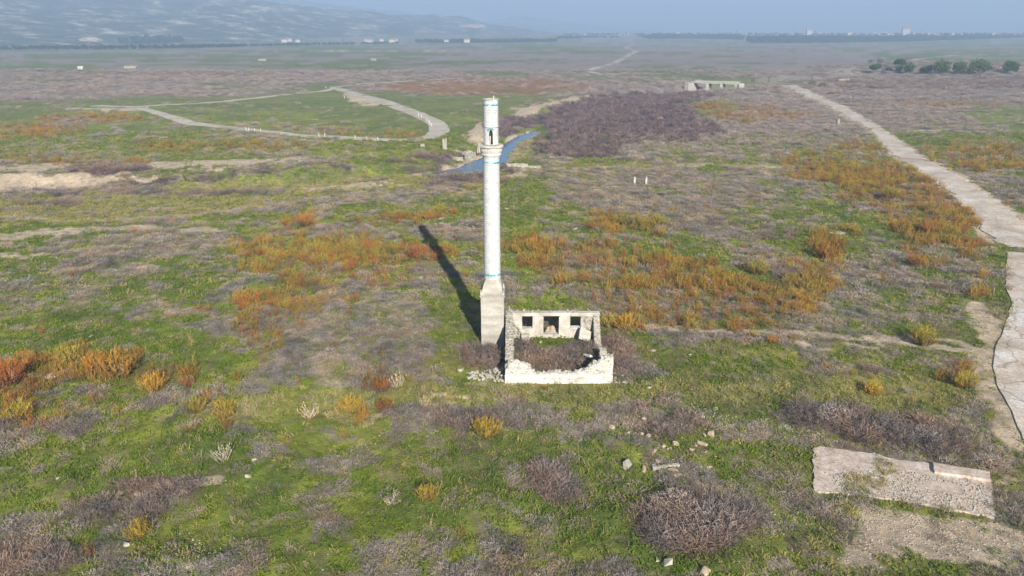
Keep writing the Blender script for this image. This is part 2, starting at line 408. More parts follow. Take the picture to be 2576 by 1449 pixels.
def road_mat(name, c0, c1, c2, crack=True, sc=1.0):
    m, nt, b = mat_new(name)
    tc = nt.nodes.new('ShaderNodeTexCoord')
    n = noise_node(nt, .13 * sc, 9, .72, vec=tc.outputs['Object'])
    r = ramp(nt, [(.32, c0), (.5, c1), (.66, c2)])
    nt.links.new(n.outputs[0], r.inputs[0])
    last = r.outputs[0]
    nf = noise_node(nt, 3.5, 6, .75, vec=tc.outputs['Object'])
    rf = ramp(nt, [(.32, (.62, .60, .57)), (.66, (1.25, 1.25, 1.25))])
    nt.links.new(nf.outputs[0], rf.inputs[0])
    mm = nt.nodes.new('ShaderNodeMix'); mm.data_type = 'RGBA'; mm.blend_type = 'MULTIPLY'; mm.inputs['Factor'].default_value = 1
    nt.links.new(last, mm.inputs[6]); nt.links.new(rf.outputs[0], mm.inputs[7])
    last = mm.outputs[2]
    if crack:
        nw = noise_node(nt, .5, 4, .6, vec=tc.outputs['Object'])
        add = nt.nodes.new('ShaderNodeVectorMath'); add.operation = 'ADD'
        nt.links.new(tc.outputs['Object'], add.inputs[0]); nt.links.new(nw.outputs['Color'], add.inputs[1])
        v = nt.nodes.new('ShaderNodeTexVoronoi'); v.feature = 'DISTANCE_TO_EDGE'; v.inputs['Scale'].default_value = .16
        nt.links.new(add.outputs[0], v.inputs['Vector'])
        rc = ramp(nt, [(0, (.55, .52, .48)), (.006, (.8, .78, .75)), (.014, (1, 1, 1))])
        nt.links.new(v.outputs['Distance'], rc.inputs[0])
        m3 = nt.nodes.new('ShaderNodeMix'); m3.data_type = 'RGBA'; m3.blend_type = 'MULTIPLY'; m3.inputs['Factor'].default_value = 1
        nt.links.new(last, m3.inputs[6]); nt.links.new(rc.outputs[0], m3.inputs[7])
        last = m3.outputs[2]
    nt.links.new(last, b.inputs['Base Color'])
    bp = nt.nodes.new('ShaderNodeBump'); bp.inputs['Strength'].default_value = .5; bp.inputs['Distance'].default_value = .05
    nt.links.new(nf.outputs[0], bp.inputs['Height']); nt.links.new(bp.outputs[0], b.inputs['Normal'])
    return m
M['road'] = road_mat('cracked_concrete_road', (.40, .30, .21), (.57, .48, .39), (.66, .63, .60))
M['track'] = road_mat('dusty_track', (.40, .33, .25), (.52, .46, .38), (.58, .53, .46), crack=False)
M['slab'] = road_mat('spalled_concrete', (.40, .30, .23), (.56, .45, .37), (.68, .60, .54), crack=False, sc=5)

def water_mat():
    m, nt, b = mat_new('still_water')
    b.inputs['Base Color'].default_value = (.06, .12, .21, 1)
    b.inputs['Roughness'].default_value = .06
    b.inputs['Specular IOR Level'].default_value = .5
    b.inputs['IOR'].default_value = 1.33
    n = noise_node(nt, 1.5, 3, .5)
    bp = nt.nodes.new('ShaderNodeBump'); bp.inputs['Strength'].default_value = .06; bp.inputs['Distance'].default_value = .02
    nt.links.new(n.outputs[0], bp.inputs['Height']); nt.links.new(bp.outputs[0], b.inputs['Normal'])
    return m
M['water'] = water_mat()

def facing_mat():
    """small white facing blocks of the shaft, laid in courses (too fine to pick apart)"""
    m, nt, b = mat_new('white_facing_blocks')
    uv = nt.nodes.new('ShaderNodeUVMap'); uv.uv_map = 'UVMap'
    br = nt.nodes.new('ShaderNodeTexBrick')
    br.inputs['Scale'].default_value = 1.0
    br.inputs['Brick Width'].default_value = .36
    br.inputs['Row Height'].default_value = .19
    br.inputs['Mortar Size'].default_value = .012
    br.inputs['Color1'].default_value = (.56, .565, .56, 1)
    br.inputs['Color2'].default_value = (.68, .685, .68, 1)
    br.inputs['Mortar'].default_value = (.30, .295, .29, 1)
    br.inputs['Bias'].default_value = -.2
    nt.links.new(uv.outputs[0], br.inputs['Vector'])
    n = noise_node(nt, 1.7, 6, .7)
    r = ramp(nt, [(.3, (.80, .77, .72)), (.5, (1, 1, 1))])
    nt.links.new(n.outputs[0], r.inputs[0])
    mm = nt.nodes.new('ShaderNodeMix'); mm.data_type = 'RGBA'; mm.blend_type = 'MULTIPLY'; mm.inputs['Factor'].default_value = 1
    nt.links.new(br.outputs['Color'], mm.inputs[6]); nt.links.new(r.outputs[0], mm.inputs[7])
    nt.links.new(mm.outputs[2], b.inputs['Base Color'])
    bp = nt.nodes.new('ShaderNodeBump'); bp.inputs['Strength'].default_value = .5; bp.inputs['Distance'].default_value = .02
    nt.links.new(br.outputs['Fac'], bp.inputs['Height']); bp.invert = True
    nt.links.new(bp.outputs[0], b.inputs['Normal'])
    return m
M['facing'] = facing_mat()

def tile_band_mat():
    """turquoise tile band with patches where tiles have fallen off"""
    m, nt, b = mat_new('turquoise_band')
    n = noise_node(nt, 3.2, 3, .6)
    r = ramp(nt, [(.40, (.02, .24, .28)), (.50, (.05, .36, .38)), (.56, (.10, .42, .42)), (.60, (.62, .64, .60))])
    nt.links.new(n.outputs[0], r.inputs[0]); nt.links.new(r.outputs[0], b.inputs['Base Color'])
    b.inputs['Roughness'].default_value = .5
    return m
M['band'] = tile_band_mat()

def hill_mat():
    m, nt, b = mat_new('scrubby_hillside')
    n = noise_node(nt, .012, 10, .74)
    r = ramp(nt, [(.36, (.035, .055, .04)), (.50, (.07, .09, .055)), (.56, (.24, .22, .15)), (.64, (.62, .54, .42))])
    nt.links.new(n.outputs[0], r.inputs[0]); nt.links.new(r.outputs[0], b.inputs['Base Color'])
    b.inputs['Roughness'].default_value = 1
    return m
M['hill'] = hill_mat()
M['quarry'] = mottled('quarry_face', [(.3, (.36, .26, .19)), (.7, (.5, .40, .31))], .02, 0, 1)

# ------------------------------------------------------------------ object helpers
def link(name, me, m=None, parent=None, loc=None):
    o = bpy.data.objects.new(name, me)
    COL.objects.link(o)
    if m is not None and me is not None and not me.materials:
        me.materials.append(m)
    if parent is not None:
        o.parent = parent
    if loc is not None:
        o.location = loc
    return o

def from_bm(name, bm, m, parent=None, loc=None, smooth=False):
    bmesh.ops.recalc_face_normals(bm, faces=bm.faces)
    me = bpy.data.meshes.new(name)
    bm.to_mesh(me)
    bm.free()
    if smooth:
        me.shade_smooth()
    return link(name, me, m, parent, loc)

def tag(o, label, cat=None, group=None, kind=None):
    o['label'] = label
    if cat: o['category'] = cat
    if group: o['group'] = group
    if kind: o['kind'] = kind
    return o

def empty(name, loc, rz=0):
    o = bpy.data.objects.new(name, None)
    COL.objects.link(o)
    o.location = loc
    o.rotation_euler = (0, 0, rz)
    o.empty_display_size = .3
    return o

def struct(o, label=None):
    o['kind'] = 'structure'
    if label: o['label'] = label
    return o

def add_box(bm, x0, x1, y0, y1, z0, z1, mat=None, jit=0.0):
    vs = []
    for (x, y, z) in ((x0, y0, z0), (x1, y0, z0), (x1, y1, z0), (x0, y1, z0), (x0, y0, z1), (x1, y0, z1), (x1, y1, z1), (x0, y1, z1)):
        v = Vector((x + random.uniform(-jit, jit), y + random.uniform(-jit, jit), z + random.uniform(-jit, jit)))
        if mat is not None: v = mat @ v
        vs.append(bm.verts.new(v))
    for f in ((0, 3, 2, 1), (4, 5, 6, 7), (0, 1, 5, 4), (1, 2, 6, 5), (2, 3, 7, 6), (3, 0, 4, 7)):
        bm.faces.new([vs[i] for i in f])
    return vs

def lathe(name, prof, m, parent, seg=48, square=None, scallop=None):
    """profile [(r,z)] turned about the axis, with a UV in metres; closed top and bottom"""
    me = bpy.data.meshes.new(name)
    verts = []; faces = []; uvs = []
    n = len(prof)
    for i, (r, z) in enumerate(prof):
        for k in range(seg):
            a = 2 * math.pi * k / seg
            rr = r
            if square: 
                s = square[i]
                q = 1 / max(abs(math.cos(a)), abs(math.sin(a)))
                rr = r * (1 + (q - 1) * s)
            if scallop:
                rr *= 1 + scallop[i] * abs(math.cos(a * 12))
            verts.append((rr * math.cos(a), rr * math.sin(a), z))
    for i in range(n - 1):
        for k in range(seg):
            k2 = (k + 1) % seg
            faces.append((i * seg + k, i * seg + k2, (i + 1) * seg + k2, (i + 1) * seg + k))
            for kk, ii in ((k, i), (k + 1, i), (k + 1, i + 1), (k, i + 1)):
                uvs.append((kk / seg * 2 * math.pi * prof[0][0], prof[ii][1]))
    faces.append(tuple(range(seg - 1, -1, -1))); uvs += [(0, 0)] * seg
    faces.append(tuple((n - 1) * seg + k for k in range(seg))); uvs += [(0, 0)] * seg
    me.from_pydata(verts, [], faces)
    uvl = me.uv_layers.new(name='UVMap')
    uvl.data.foreach_set('uv', np.array(uvs, dtype=np.float32).ravel())
    me.shade_smooth()
    me.set_sharp_from_angle(angle=R(35))
    return link(name, me, m, parent)

def grid_mesh(name, X, Y, Z, m):
    ny, nx = X.shape
    me = bpy.data.meshes.new(name)
    co = np.stack([X, Y, Z], -1).reshape(-1, 3).astype(np.float32)
    idx = np.arange(nx * ny).reshape(ny, nx)
    q = np.stack([idx[:-1, :-1], idx[:-1, 1:], idx[1:, 1:], idx[1:, :-1]], -1).reshape(-1, 4)
    me.vertices.add(len(co)); me.vertices.foreach_set('co', co.ravel())
    me.loops.add(q.size); me.loops.foreach_set('vertex_index', q.ravel().astype(np.int32))
    me.polygons.add(len(q)); me.polygons.foreach_set('loop_start', np.arange(0, q.size, 4, dtype=np.int32))
    me.update(calc_edges=True)
    me.polygons.foreach_set('use_smooth', np.ones(len(q), dtype=bool))
    me.materials.append(m)
    return me

# ------------------------------------------------------------------ ground sheet
ang = np.concatenate([np.linspace(84, 46, 14, endpoint=False), np.degrees(np.arctan(np.linspace(math.tan(R(46)), math.tan(R(0.42)), 470)))])
yr = CAM_H / np.tan(np.radians(ang))
yr = np.concatenate([[-120, -80, -50, -25, -8], yr, np.geomspace(yr[-1] * 1.12, 24000, 22)])
NX = 1000
u = np.linspace(-1, 1, NX)
hw_ = 1.12 * np.sqrt(yr ** 2 + 75 ** 2)
X = u[None, :] * hw_[:, None]
Y = np.repeat(yr[:, None], NX, 1)
Z = terrain(X, Y)
cv = cover(X, Y, Z)

def mixc(a, b, t):
    return a * (1 - t[..., None]) + np.asarray(b) * t[..., None]
c = np.zeros(X.shape + (3,))
gn = sstep(.35, .65, cv['n2'])
c[...] = np.array((.15, .205, .045))
c = mixc(c, (.34, .37, .065), gn * .9)
c = mixc(c, (.27, .23, .10), sstep(.45, .7, cv['n3']) * .55)
c = mixc(c, (.27, .215, .14), sstep(.46, .66, cv['n0']) * .65)
c = mixc(c, (.19, .22, .10), cv['far'] * .65)
c = mixc(c, (.33, .29, .12), cv['dry'] * (.4 + .6 * sstep(.4, .6, cv['n1'])) * .9)
c = mixc(c, (.32, .265, .24), cv['grey'] * (.8 + .1 * cv['far']))
c = mixc(c, (.34, .18, .085), cv['orange'] * (.45 + .35 * cv['far']))
c = mixc(c, (.13, .10, .10), cv['reed'] * .95)
c = mixc(c, (.60, .48, .34), cv['bare'] * .95)
c = c * (0.72 + 0.56 * cv['n1'][..., None])
gm = grid_mesh('ground', X, Y, Z, M['ground'])
ca = gm.attributes.new('cover', 'FLOAT_COLOR', 'POINT')
ca.data.foreach_set('color', np.concatenate([c, np.ones(X.shape + (1,))], -1).astype(np.float32).ravel())
struct(link('ground', gm), 'flat river plain of green grass, grey scrub and bare sandy patches')

# ------------------------------------------------------------------ water
def poly_sheet(name, pts, z, m, sub=0):
    bm = bmesh.new()
    vs = [bm.verts.new((p[0], p[1], z)) for p in pts]
    bm.faces.new(vs)
    return from_bm(name, bm, m)
WL = -2.75
wp = [P(a, b, WL)[:2] for a, b in [(1000, 456), (1130, 462), (1230, 440), (1300, 400), (1370, 350), (1372, 310), (1310, 318), (1240, 350), (1180, 395), (1080, 415), (1000, 430)]]
struct(poly_sheet('water', [p for p in wp], WL, M['water']), 'still blue stream bending behind the minaret')

# ------------------------------------------------------------------ roads and tracks
def ribbon(name, left, right, m, lift=.05, nc=8, edge=.25, step=1.2, skirt=.0, seed=3):
    """strip between two edge lines given as survey points"""
    L = [Vector(P(a, b)[:2] + (0,)) for a, b in left]; Rr = [Vector(P(a, b)[:2] + (0,)) for a, b in right]
    Lp = []; Rp = []
    n = max(len(L), len(Rr))
    def resamp(A, N):
        d = [0]
        for i in range(len(A) - 1): d.append(d[-1] + (A[i + 1] - A[i]).length)
        out = []
        for k in range(N):
            s = d[-1] * k / (N - 1)
            i = max(0, min(len(A) - 2, int(np.searchsorted(d, s)) - 1))
            t = (s - d[i]) / max(1e-6, d[i + 1] - d[i])
            out.append(A[i].lerp(A[i + 1], t))
        return out, d[-1]
    _, tot = resamp(L, 2)
    N = max(8, int(tot / step))
    Lp, _ = resamp(L, N); Rp, _ = resamp(Rr, N)
    XX = np.zeros((N, nc + 1)); YY = np.zeros((N, nc + 1))
    for k in range(N):
        for j in range(nc + 1):
            p = Lp[k].lerp(Rp[k], j / nc)
            XX[k, j] = p.x; YY[k, j] = p.y
    wob = (fbm(np.arange(N) * .35, np.zeros(N), 4, seed, .65) - .5) * edge * 4
    wob2 = (fbm(np.arange(N) * .35, np.zeros(N) + 9, 4, seed + 5, .65) - .5) * edge * 4
    dirx = XX[:, -1] - XX[:, 0]; diry = YY[:, -1] - YY[:, 0]
    dl = np.hypot(dirx, diry)
    XX[:, 0] += dirx / dl * wob; YY[:, 0] += diry / dl * wob
    XX[:, -1] += dirx / dl * wob2; YY[:, -1] += diry / dl * wob2
    ZZ = terrain(XX, YY) + lift
    if skirt:
        for s in (0, -1):
            pass
        XX = np.concatenate([XX[:, :1], XX, XX[:, -1:]], 1); YY = np.concatenate([YY[:, :1], YY, YY[:, -1:]], 1)
        ZZ = np.concatenate([ZZ[:, :1] - skirt, ZZ, ZZ[:, -1:] - skirt], 1)
    me = grid_mesh(name, XX, YY, ZZ, m)
    me.polygons.foreach_set('use_smooth', np.zeros(len(me.polygons), dtype=bool))
    return struct(link(name, me))

o = ribbon('road', [(1962, 214), (2010, 236), (2080, 264), (2150, 300), (2198, 330), (2215, 362), (2262, 398), (2300, 427), (2350, 458), (2400, 492), (2440, 530), (2482, 578), (2512, 606), (2545, 622)],
           [(1998, 214), (2060, 240), (2130, 270), (2190, 300), (2250, 345), (2330, 400), (2400, 440), (2470, 480), (2520, 520), (2580, 562), (2680, 600), (2780, 640), (2820, 650), (2850, 655)],
           M['road'], .10, 10, .9, 1.2, .3)
o['label'] = 'cracked pale concrete road running away past the scrub to the bridge'
o = ribbon('road', [(2536, 634), (2532, 680), (2528, 720), (2546, 765), (2530, 810), (2518, 850), (2500, 885), (2496, 925), (2510, 975), (2532, 1035), (2576, 1112), (2640, 1230)],
           [(2870, 660), (2880, 700), (2895, 740), (2920, 790), (2950, 850), (2970, 890), (3000, 940), (3040, 1000), (3080, 1060), (3120, 1120), (3200, 1220), (3300, 1320)],
           M['road'], .09, 10, .12, .8, .5, 9)
o['label'] = 'near slab of the concrete road with a raised broken edge'
def track(name, pts, w, label, lift=.06, seed=1, edge=.25):
    P0 = [Vector(P(a, b)[:2]) for a, b in pts]
    lf = []; rg = []
    for i, p in enumerate(P0):
        d = (P0[min(i + 1, len(P0) - 1)] - P0[max(i - 1, 0)]).normalized()
        nrm = Vector((-d.y, d.x)) * (w[i] if isinstance(w, (list, tuple)) else w) / 2
        lf.append(p + nrm); rg.append(p - nrm)
    def back(v):
        a, b = proj(np.array([v.x]), np.array([v.y]), np.array([0.0])); return (float(a[0]), float(b[0]))
    o = ribbon(name, [back(v) for v in lf], [back(v) for v in rg], M['track'], lift, 4, edge, 2.0, .15, seed)
    o['label'] = label
track('dirt_track', [(350, 274), (400, 288), (440, 300), (480, 311), (560, 322), (640, 330), (740, 340), (850, 347), (950, 350), (1030, 351), (1080, 346), (1105, 330), (1103, 316), (1080, 299), (1035, 281), (980, 262), (920, 244), (870, 229), (840, 220)],
      [4, 4.5, 5, 5, 4.5, 4.5, 4.5, 5, 5, 5, 6, 6.5, 6.5, 6.5, 7, 7, 7, 7, 6], 'pale dusty track looping round the green field left of the minaret', seed=21)
track('dirt_track', [(240, 266), (330, 271), (420, 266), (520, 258), (640, 246), (740, 236), (820, 228), (845, 221), (900, 212), (980, 206), (1080, 201), (1180, 196), (1210, 195)],
      [5, 5, 4, 4, 4, 4, 4, 4, 4, 4, 4, 4, 3], 'thin straight far track crossing the plain left of the minaret', seed=31)
track('dirt_track', [(1740, 211), (1680, 206), (1600, 197), (1540, 190), (1492, 182), (1482, 177), (1500, 170), (1530, 165), (1560, 152), (1580, 140), (1602, 129), (1570, 120), (1600, 112)],
      [6, 6, 6, 7, 8, 9, 8, 8, 8, 8, 10, 9, 9], 'pale track zigzagging over the far plain from the bridge', seed=41)
track('dirt_track', [(2290, 152), (2350, 144), (2400, 140), (2440, 138)], 7, 'short far track behind the dark trees', seed=51)

# ------------------------------------------------------------------ hills
def hills(name, crest, rfoot, rcrest, mat, rough, label, seed, nu=260, nw=60):
    us = np.linspace(crest[0][0], crest[-1][0], nu)
    E = np.interp(us, [c[0] for c in crest], [c[1] for c in crest])
    rf = np.interp(us, [c[0] for c in rfoot], [c[1] for c in rfoot])
    rc = np.interp(us, [c[0] for c in rcrest], [c[1] for c in rcrest])
    w = np.linspace(0, 1.6, nw)
    U, W = np.meshgrid(us, w)
    RR = rf + (rc - rf) * W
    th = np.arctan((U - 1288) / F / (CT + ST * .3491))
    XX = RR * np.sin(th); YY = RR * np.cos(th)
    H = np.maximum((CAM_H + E / F * rc * 1.02), 1)
    prof = np.where(W < 1, sstep(-.05, 1.05, W) ** .85, 1 - .5 * sstep(1, 1.6, W))
    n = fbm(XX / 420, YY / 420, 6, seed, .55) - .5
    n2 = np.abs(fbm(XX / 230, YY / 230, 5, seed + 9, .55) - .5) * 2
    ZZ = H * prof * (1 + n * rough * 1.2) * (1 - n2 * rough * .5) - 3
    me = grid_mesh(name, XX, YY, ZZ, mat)
    o = struct(link(name, me)); o['label'] = label
    return o
hills('hills', [(-900, 30), (-300, 52), (0, 66), (150, 66), (250, 72), (400, 80), (560, 84), (640, 76), (720, 62), (830, 48), (1000, 40), (1180, 33), (1230, 18), (1300, 12), (1400, 0)],
      [(-900, 1900), (0, 2100), (600, 2400), (1000, 2900), (1400, 3900)], [(-900, 3500), (0, 3700), (600, 4000), (1000, 4300), (1400, 4900)],
      M['hill'], .42, 'long scrub covered hills hazy blue beyond the plain', 3)
hills('hills', [(300, 100), (600, 96), (700, 84), (780, 68), (880, 58), (1000, 50), (1100, 36), (1200, 26), (1320, 20), (1400, 10), (1500, 0)],
      [(300, 5200), (1500, 6500)], [(300, 6300), (1500, 7600)], M['hill'], .25, 'faint second hill range behind the first', 23, 160, 30)
hills('hills', [(1150, 22), (1240, 26), (1300, 38), (1340, 36), (1400, 28), (1500, 16), (1650, 4)],
      [(1150, 8000), (1650, 8000)], [(1150, 9000), (1650, 9000)], M['hill'], .2, 'barely visible farthest hills near the image centre', 33, 100, 24)

# ------------------------------------------------------------------ scatter engine (geometry-node instances of small plant meshes)
def tri_mesh(name, tris, hg, m):
    """tris: (n,3,3)"""
    tris = np.asarray(tris, dtype=np.float32)
    n = len(tris)
    me = bpy.data.meshes.new(name)
    me.vertices.add(n * 3); me.vertices.foreach_set('co', tris.reshape(-1))
    me.loops.add(n * 3); me.loops.foreach_set('vertex_index', np.arange(n * 3, dtype=np.int32))
    me.polygons.add(n); me.polygons.foreach_set('loop_start', np.arange(0, n * 3, 3, dtype=np.int32))
    me.update(calc_edges=True)
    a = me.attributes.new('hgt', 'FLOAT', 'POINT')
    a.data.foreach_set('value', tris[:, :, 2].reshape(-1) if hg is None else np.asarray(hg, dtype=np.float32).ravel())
    me.materials.append(m)
    return me

def blades(rng, n, base_r, length, width, lean, z0=(0, 0), curve=0.3, out=0.0, dome=None):
    T_ = []
    for _ in range(n):
        a = rng.uniform(0, 2 * math.pi); r = base_r * math.sqrt(rng.random())
        b = np.array([r * math.cos(a), r * math.sin(a), rng.uniform(*z0)])
        if dome:
            b[2] = dome * math.sqrt(max(0, 1 - (r / base_r) ** 2)) * rng.uniform(.1, .9)
        la = rng.uniform(0, 2 * math.pi); le = lean * rng.random()
        d = np.array([math.cos(la) * math.sin(le) + out * math.cos(a) * r / base_r, math.sin(la) * math.sin(le) + out * math.sin(a) * r / base_r, math.cos(le)])
        d /= np.linalg.norm(d)
        L = rng.uniform(*length); w = rng.uniform(*width)
        s = np.cross(d, rng.normal(size=3)); s /= np.linalg.norm(s); s *= w / 2
        mid = b + d * L * .55; tip = mid + (d * (1 - curve) + np.array([d[0], d[1], -curve * .6]) * 1.0) * L * .45
        T_.append((b - s * .6, b + s * .6, mid + s)); T_.append((b - s * .6, mid + s, mid - s)); T_.append((mid - s, mid + s, tip))
    return T_

def spray(rng, nstem, base_r, height, width, twigs, tl):
    """feathery shrub: upright stems with short side sprays"""
    T_ = []
    for _ in range(nstem):
        a = rng.uniform(0, 2 * math.pi); r = base_r * math.sqrt(rng.random())
        b = np.array([r * math.cos(a) * .4, r * math.sin(a) * .4, 0.0])
        H = rng.uniform(*height) * (1 - .45 * r / base_r)
        tip = np.array([r * math.cos(a) * 1.15, r * math.sin(a) * 1.15, H])
        s = np.cross(tip - b, rng.normal(size=3)); s /= np.linalg.norm(s); s *= width / 2
        T_.append((b - s, b + s, tip))
        for k in range(twigs):
            t = rng.uniform(.25, 1.0)
            q = b * (1 - t) + tip * t
            d = np.array([rng.normal(), rng.normal(), abs(rng.normal()) * 1.3 + .6]); d /= np.linalg.norm(d)
            e = q + d * rng.uniform(*tl)
            s2 = np.cross(d, rng.normal(size=3)); s2 /= np.linalg.norm(s2); s2 *= rng.uniform(.6, 1.3) * width
            T_.append((q - s2 * .5, q + s2 * .5, e + s2 * .2))
    return T_

VR = np.random.default_rng(99)
def variants(kind, k, fn, m):
    cl = bpy.data.collections.new(kind + '_variants')
    for i in range(k):
        me = tri_mesh(kind, fn(VR), None, m)
        o = bpy.data.objects.new(kind + '_variant', me)
        cl.objects.link(o)
    return cl
V = {}
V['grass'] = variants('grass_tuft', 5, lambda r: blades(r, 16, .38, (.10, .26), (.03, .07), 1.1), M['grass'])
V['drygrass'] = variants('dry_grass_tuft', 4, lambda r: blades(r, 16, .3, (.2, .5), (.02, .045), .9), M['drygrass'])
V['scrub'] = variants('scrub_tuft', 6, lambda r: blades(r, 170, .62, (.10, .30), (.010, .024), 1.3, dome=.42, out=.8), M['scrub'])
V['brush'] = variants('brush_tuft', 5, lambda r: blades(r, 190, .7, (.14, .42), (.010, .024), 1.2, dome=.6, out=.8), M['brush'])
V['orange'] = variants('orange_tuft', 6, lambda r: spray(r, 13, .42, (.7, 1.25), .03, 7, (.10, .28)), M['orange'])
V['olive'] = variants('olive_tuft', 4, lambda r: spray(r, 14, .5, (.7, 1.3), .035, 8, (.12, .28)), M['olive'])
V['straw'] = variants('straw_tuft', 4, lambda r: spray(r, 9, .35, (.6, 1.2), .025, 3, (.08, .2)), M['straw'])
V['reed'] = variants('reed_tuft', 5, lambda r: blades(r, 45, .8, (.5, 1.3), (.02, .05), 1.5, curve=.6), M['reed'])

def scatter(name, coll, pos, rot, scl, label, cat=None, kind='stuff'):
    me = bpy.data.meshes.new(name)
    n = len(pos)
    me.vertices.add(n); me.vertices.foreach_set('co', np.asarray(pos, dtype=np.float32).ravel())
    a = me.attributes.new('rot', 'FLOAT_VECTOR', 'POINT'); a.data.foreach_set('vector', np.asarray(rot, dtype=np.float32).ravel())
    a = me.attributes.new('scl', 'FLOAT_VECTOR', 'POINT'); a.data.foreach_set('vector', np.asarray(scl, dtype=np.float32).ravel())
    o = link(name, me)
    ng = bpy.data.node_groups.new(name + '_nodes', 'GeometryNodeTree')
    ng.interface.new_socket('Geometry', in_out='INPUT', socket_type='NodeSocketGeometry')
    ng.interface.new_socket('Geometry', in_out='OUTPUT', socket_type='NodeSocketGeometry')
    N = ng.nodes; L = ng.links
    gi = N.new('NodeGroupInput'); go = N.new('NodeGroupOutput')
    ci = N.new('GeometryNodeCollectionInfo'); ci.inputs['Collection'].default_value = coll
    ci.inputs['Separate Children'].default_value = True; ci.inputs['Reset Children'].default_value = True
    ip = N.new('GeometryNodeInstanceOnPoints'); ip.inputs['Pick Instance'].default_value = True
    rv = N.new('FunctionNodeRandomValue'); rv.data_type = 'INT'
    rv.inputs[4].default_value = 0; rv.inputs[5].default_value = 1000
    ra = N.new('GeometryNodeInputNamedAttribute'); ra.data_type = 'FLOAT_VECTOR'; ra.inputs[0].default_value = 'rot'
    sa = N.new('GeometryNodeInputNamedAttribute'); sa.data_type = 'FLOAT_VECTOR'; sa.inputs[0].default_value = 'scl'
    er = N.new('FunctionNodeEulerToRotation')
    L.new(ra.outputs[0], er.inputs[0])
    L.new(gi.outputs[0], ip.inputs['Points']); L.new(ci.outputs[0], ip.inputs['Instance'])
    L.new(rv.outputs[2], ip.inputs['Instance Index'])
    L.new(er.outputs[0], ip.inputs['Rotation']); L.new(sa.outputs[0], ip.inputs['Scale'])
    L.new(ip.outputs[0], go.inputs[0])
    md = o.modifiers.new('instances', 'NODES'); md.node_group = ng
    tag(o, label, cat, None, kind)
    return o

def candidates(bands, seed):
    rng = np.random.default_rng(seed)
    xs = []; ys = []; bs = []
    for (y0, y1, dens, s) in bands:
        h1 = .80 * (y1 * CT + CAM_H * ST) + 3
        n = int(dens * (y1 - y0) * 2 * h1)
        yy = rng.uniform(y0, y1, n); xx = rng.uniform(-h1, h1, n)
        k = np.abs(xx) < .80 * (yy * CT + CAM_H * ST) + 3
        xs.append(xx[k]); ys.append(yy[k]); bs.append(np.full(k.sum(), s))
    x = np.concatenate(xs); y = np.concatenate(ys); b = np.concatenate(bs)
    z = terrain(x, y)
    return x, y, z, b, rng

# keep-out areas: the minaret, the walls and yard of the ruin, roads, slab, water
def world_poly(pts, z=0):
    return np.array([P(a, b, z)[:2] for a, b in pts])
def inside(x, y, poly):
    r = np.zeros(x.shape, bool)
    j = len(poly) - 1
    for i in range(len(poly)):
        xi, yi = poly[i]; xj, yj = poly[j]
        cnd = ((yi > y) != (yj > y)) & (x < (xj - xi) * (y - yi) / (yj - yi + 1e-12) + xi)
        r ^= cnd
        j = i
    return r
ROADP = world_poly([(1962, 214), (2080, 264), (2198, 330), (2215, 362), (2262, 398), (2350, 458), (2440, 530), (2512, 606), (2545, 622), (2850, 655), (2780, 640), (2580, 562), (2470, 480), (2330, 400), (2190, 300), (2060, 240), (1998, 214)])
ROAD2 = world_poly([(2540, 634), (2535, 720), (2550, 765), (2525, 850), (2504, 900), (2515, 975), (2576, 1112), (2640, 1230), (3300, 1320), (2870, 660)])
SLABP = world_poly([(2047, 1126), (2200, 1142), (2262, 1160), (2345, 1166), (2490, 1196), (2505, 1302), (2300, 1266), (2047, 1238)])
WATERP = np.array(wp)
TRK = [Vector(P(a, b)[:2]) for a, b in [(350, 274), (440, 300), (560, 322), (740, 340), (950, 350), (1080, 346), (1105, 325), (1080, 299), (980, 262), (840, 220)]]
TRKA = np.array([(v.x, v.y) for v in TRK])
def clear(x, y):
    k = ~((x > -3.3) & (x < 9.2) & (y > 58.3) & (y < 69.6))
    k &= ~inside(x, y, ROADP) & ~inside(x, y, ROAD2) & ~inside(x, y, SLABP) 
    k &= seg_dist(x, y, WCH, WCH_HW) > 1.05
    k &= seg_dist(x, y, TRKA, np.full(len(TRKA), 2.6)) > 1
    return k

def rots(rng, n, tilt=.15):
    return np.stack([rng.normal(0, tilt, n), rng.normal(0, tilt, n), rng.uniform(0, 6.283, n)], -1)

def put(kind, name, bands, prob, size, label, seed, tilt=.15, zs=(.8, 1.2), sink=.0, cat=None, extra=None):
    x, y, z, b, rng = candidates(bands, seed)
    if extra is not None:
        ex, ey, es = extra
        x = np.concatenate([x, ex]); y = np.concatenate([y, ey]); z = np.concatenate([z, terrain(ex, ey)]); b = np.concatenate([b, es])
    cvv = cover(x, y, z)
    p = prob(cvv, x, y)
    if extra is not None:
        p[-len(ex):] = 2
    k = (rng.random(len(x)) < p) & (clear(x, y) | (p > 1.5))
    x, y, z, b = x[k], y[k], z[k], b[k]
    n = len(x)
    s = rng.uniform(*size, n) * b
    S = np.stack([s, s, s * rng.uniform(*zs, n)], -1)
    print('scatter', name, n)
    return scatter(name, V[kind], np.stack([x, y, z - sink], -1), rots(rng, n, tilt), S, label, cat)

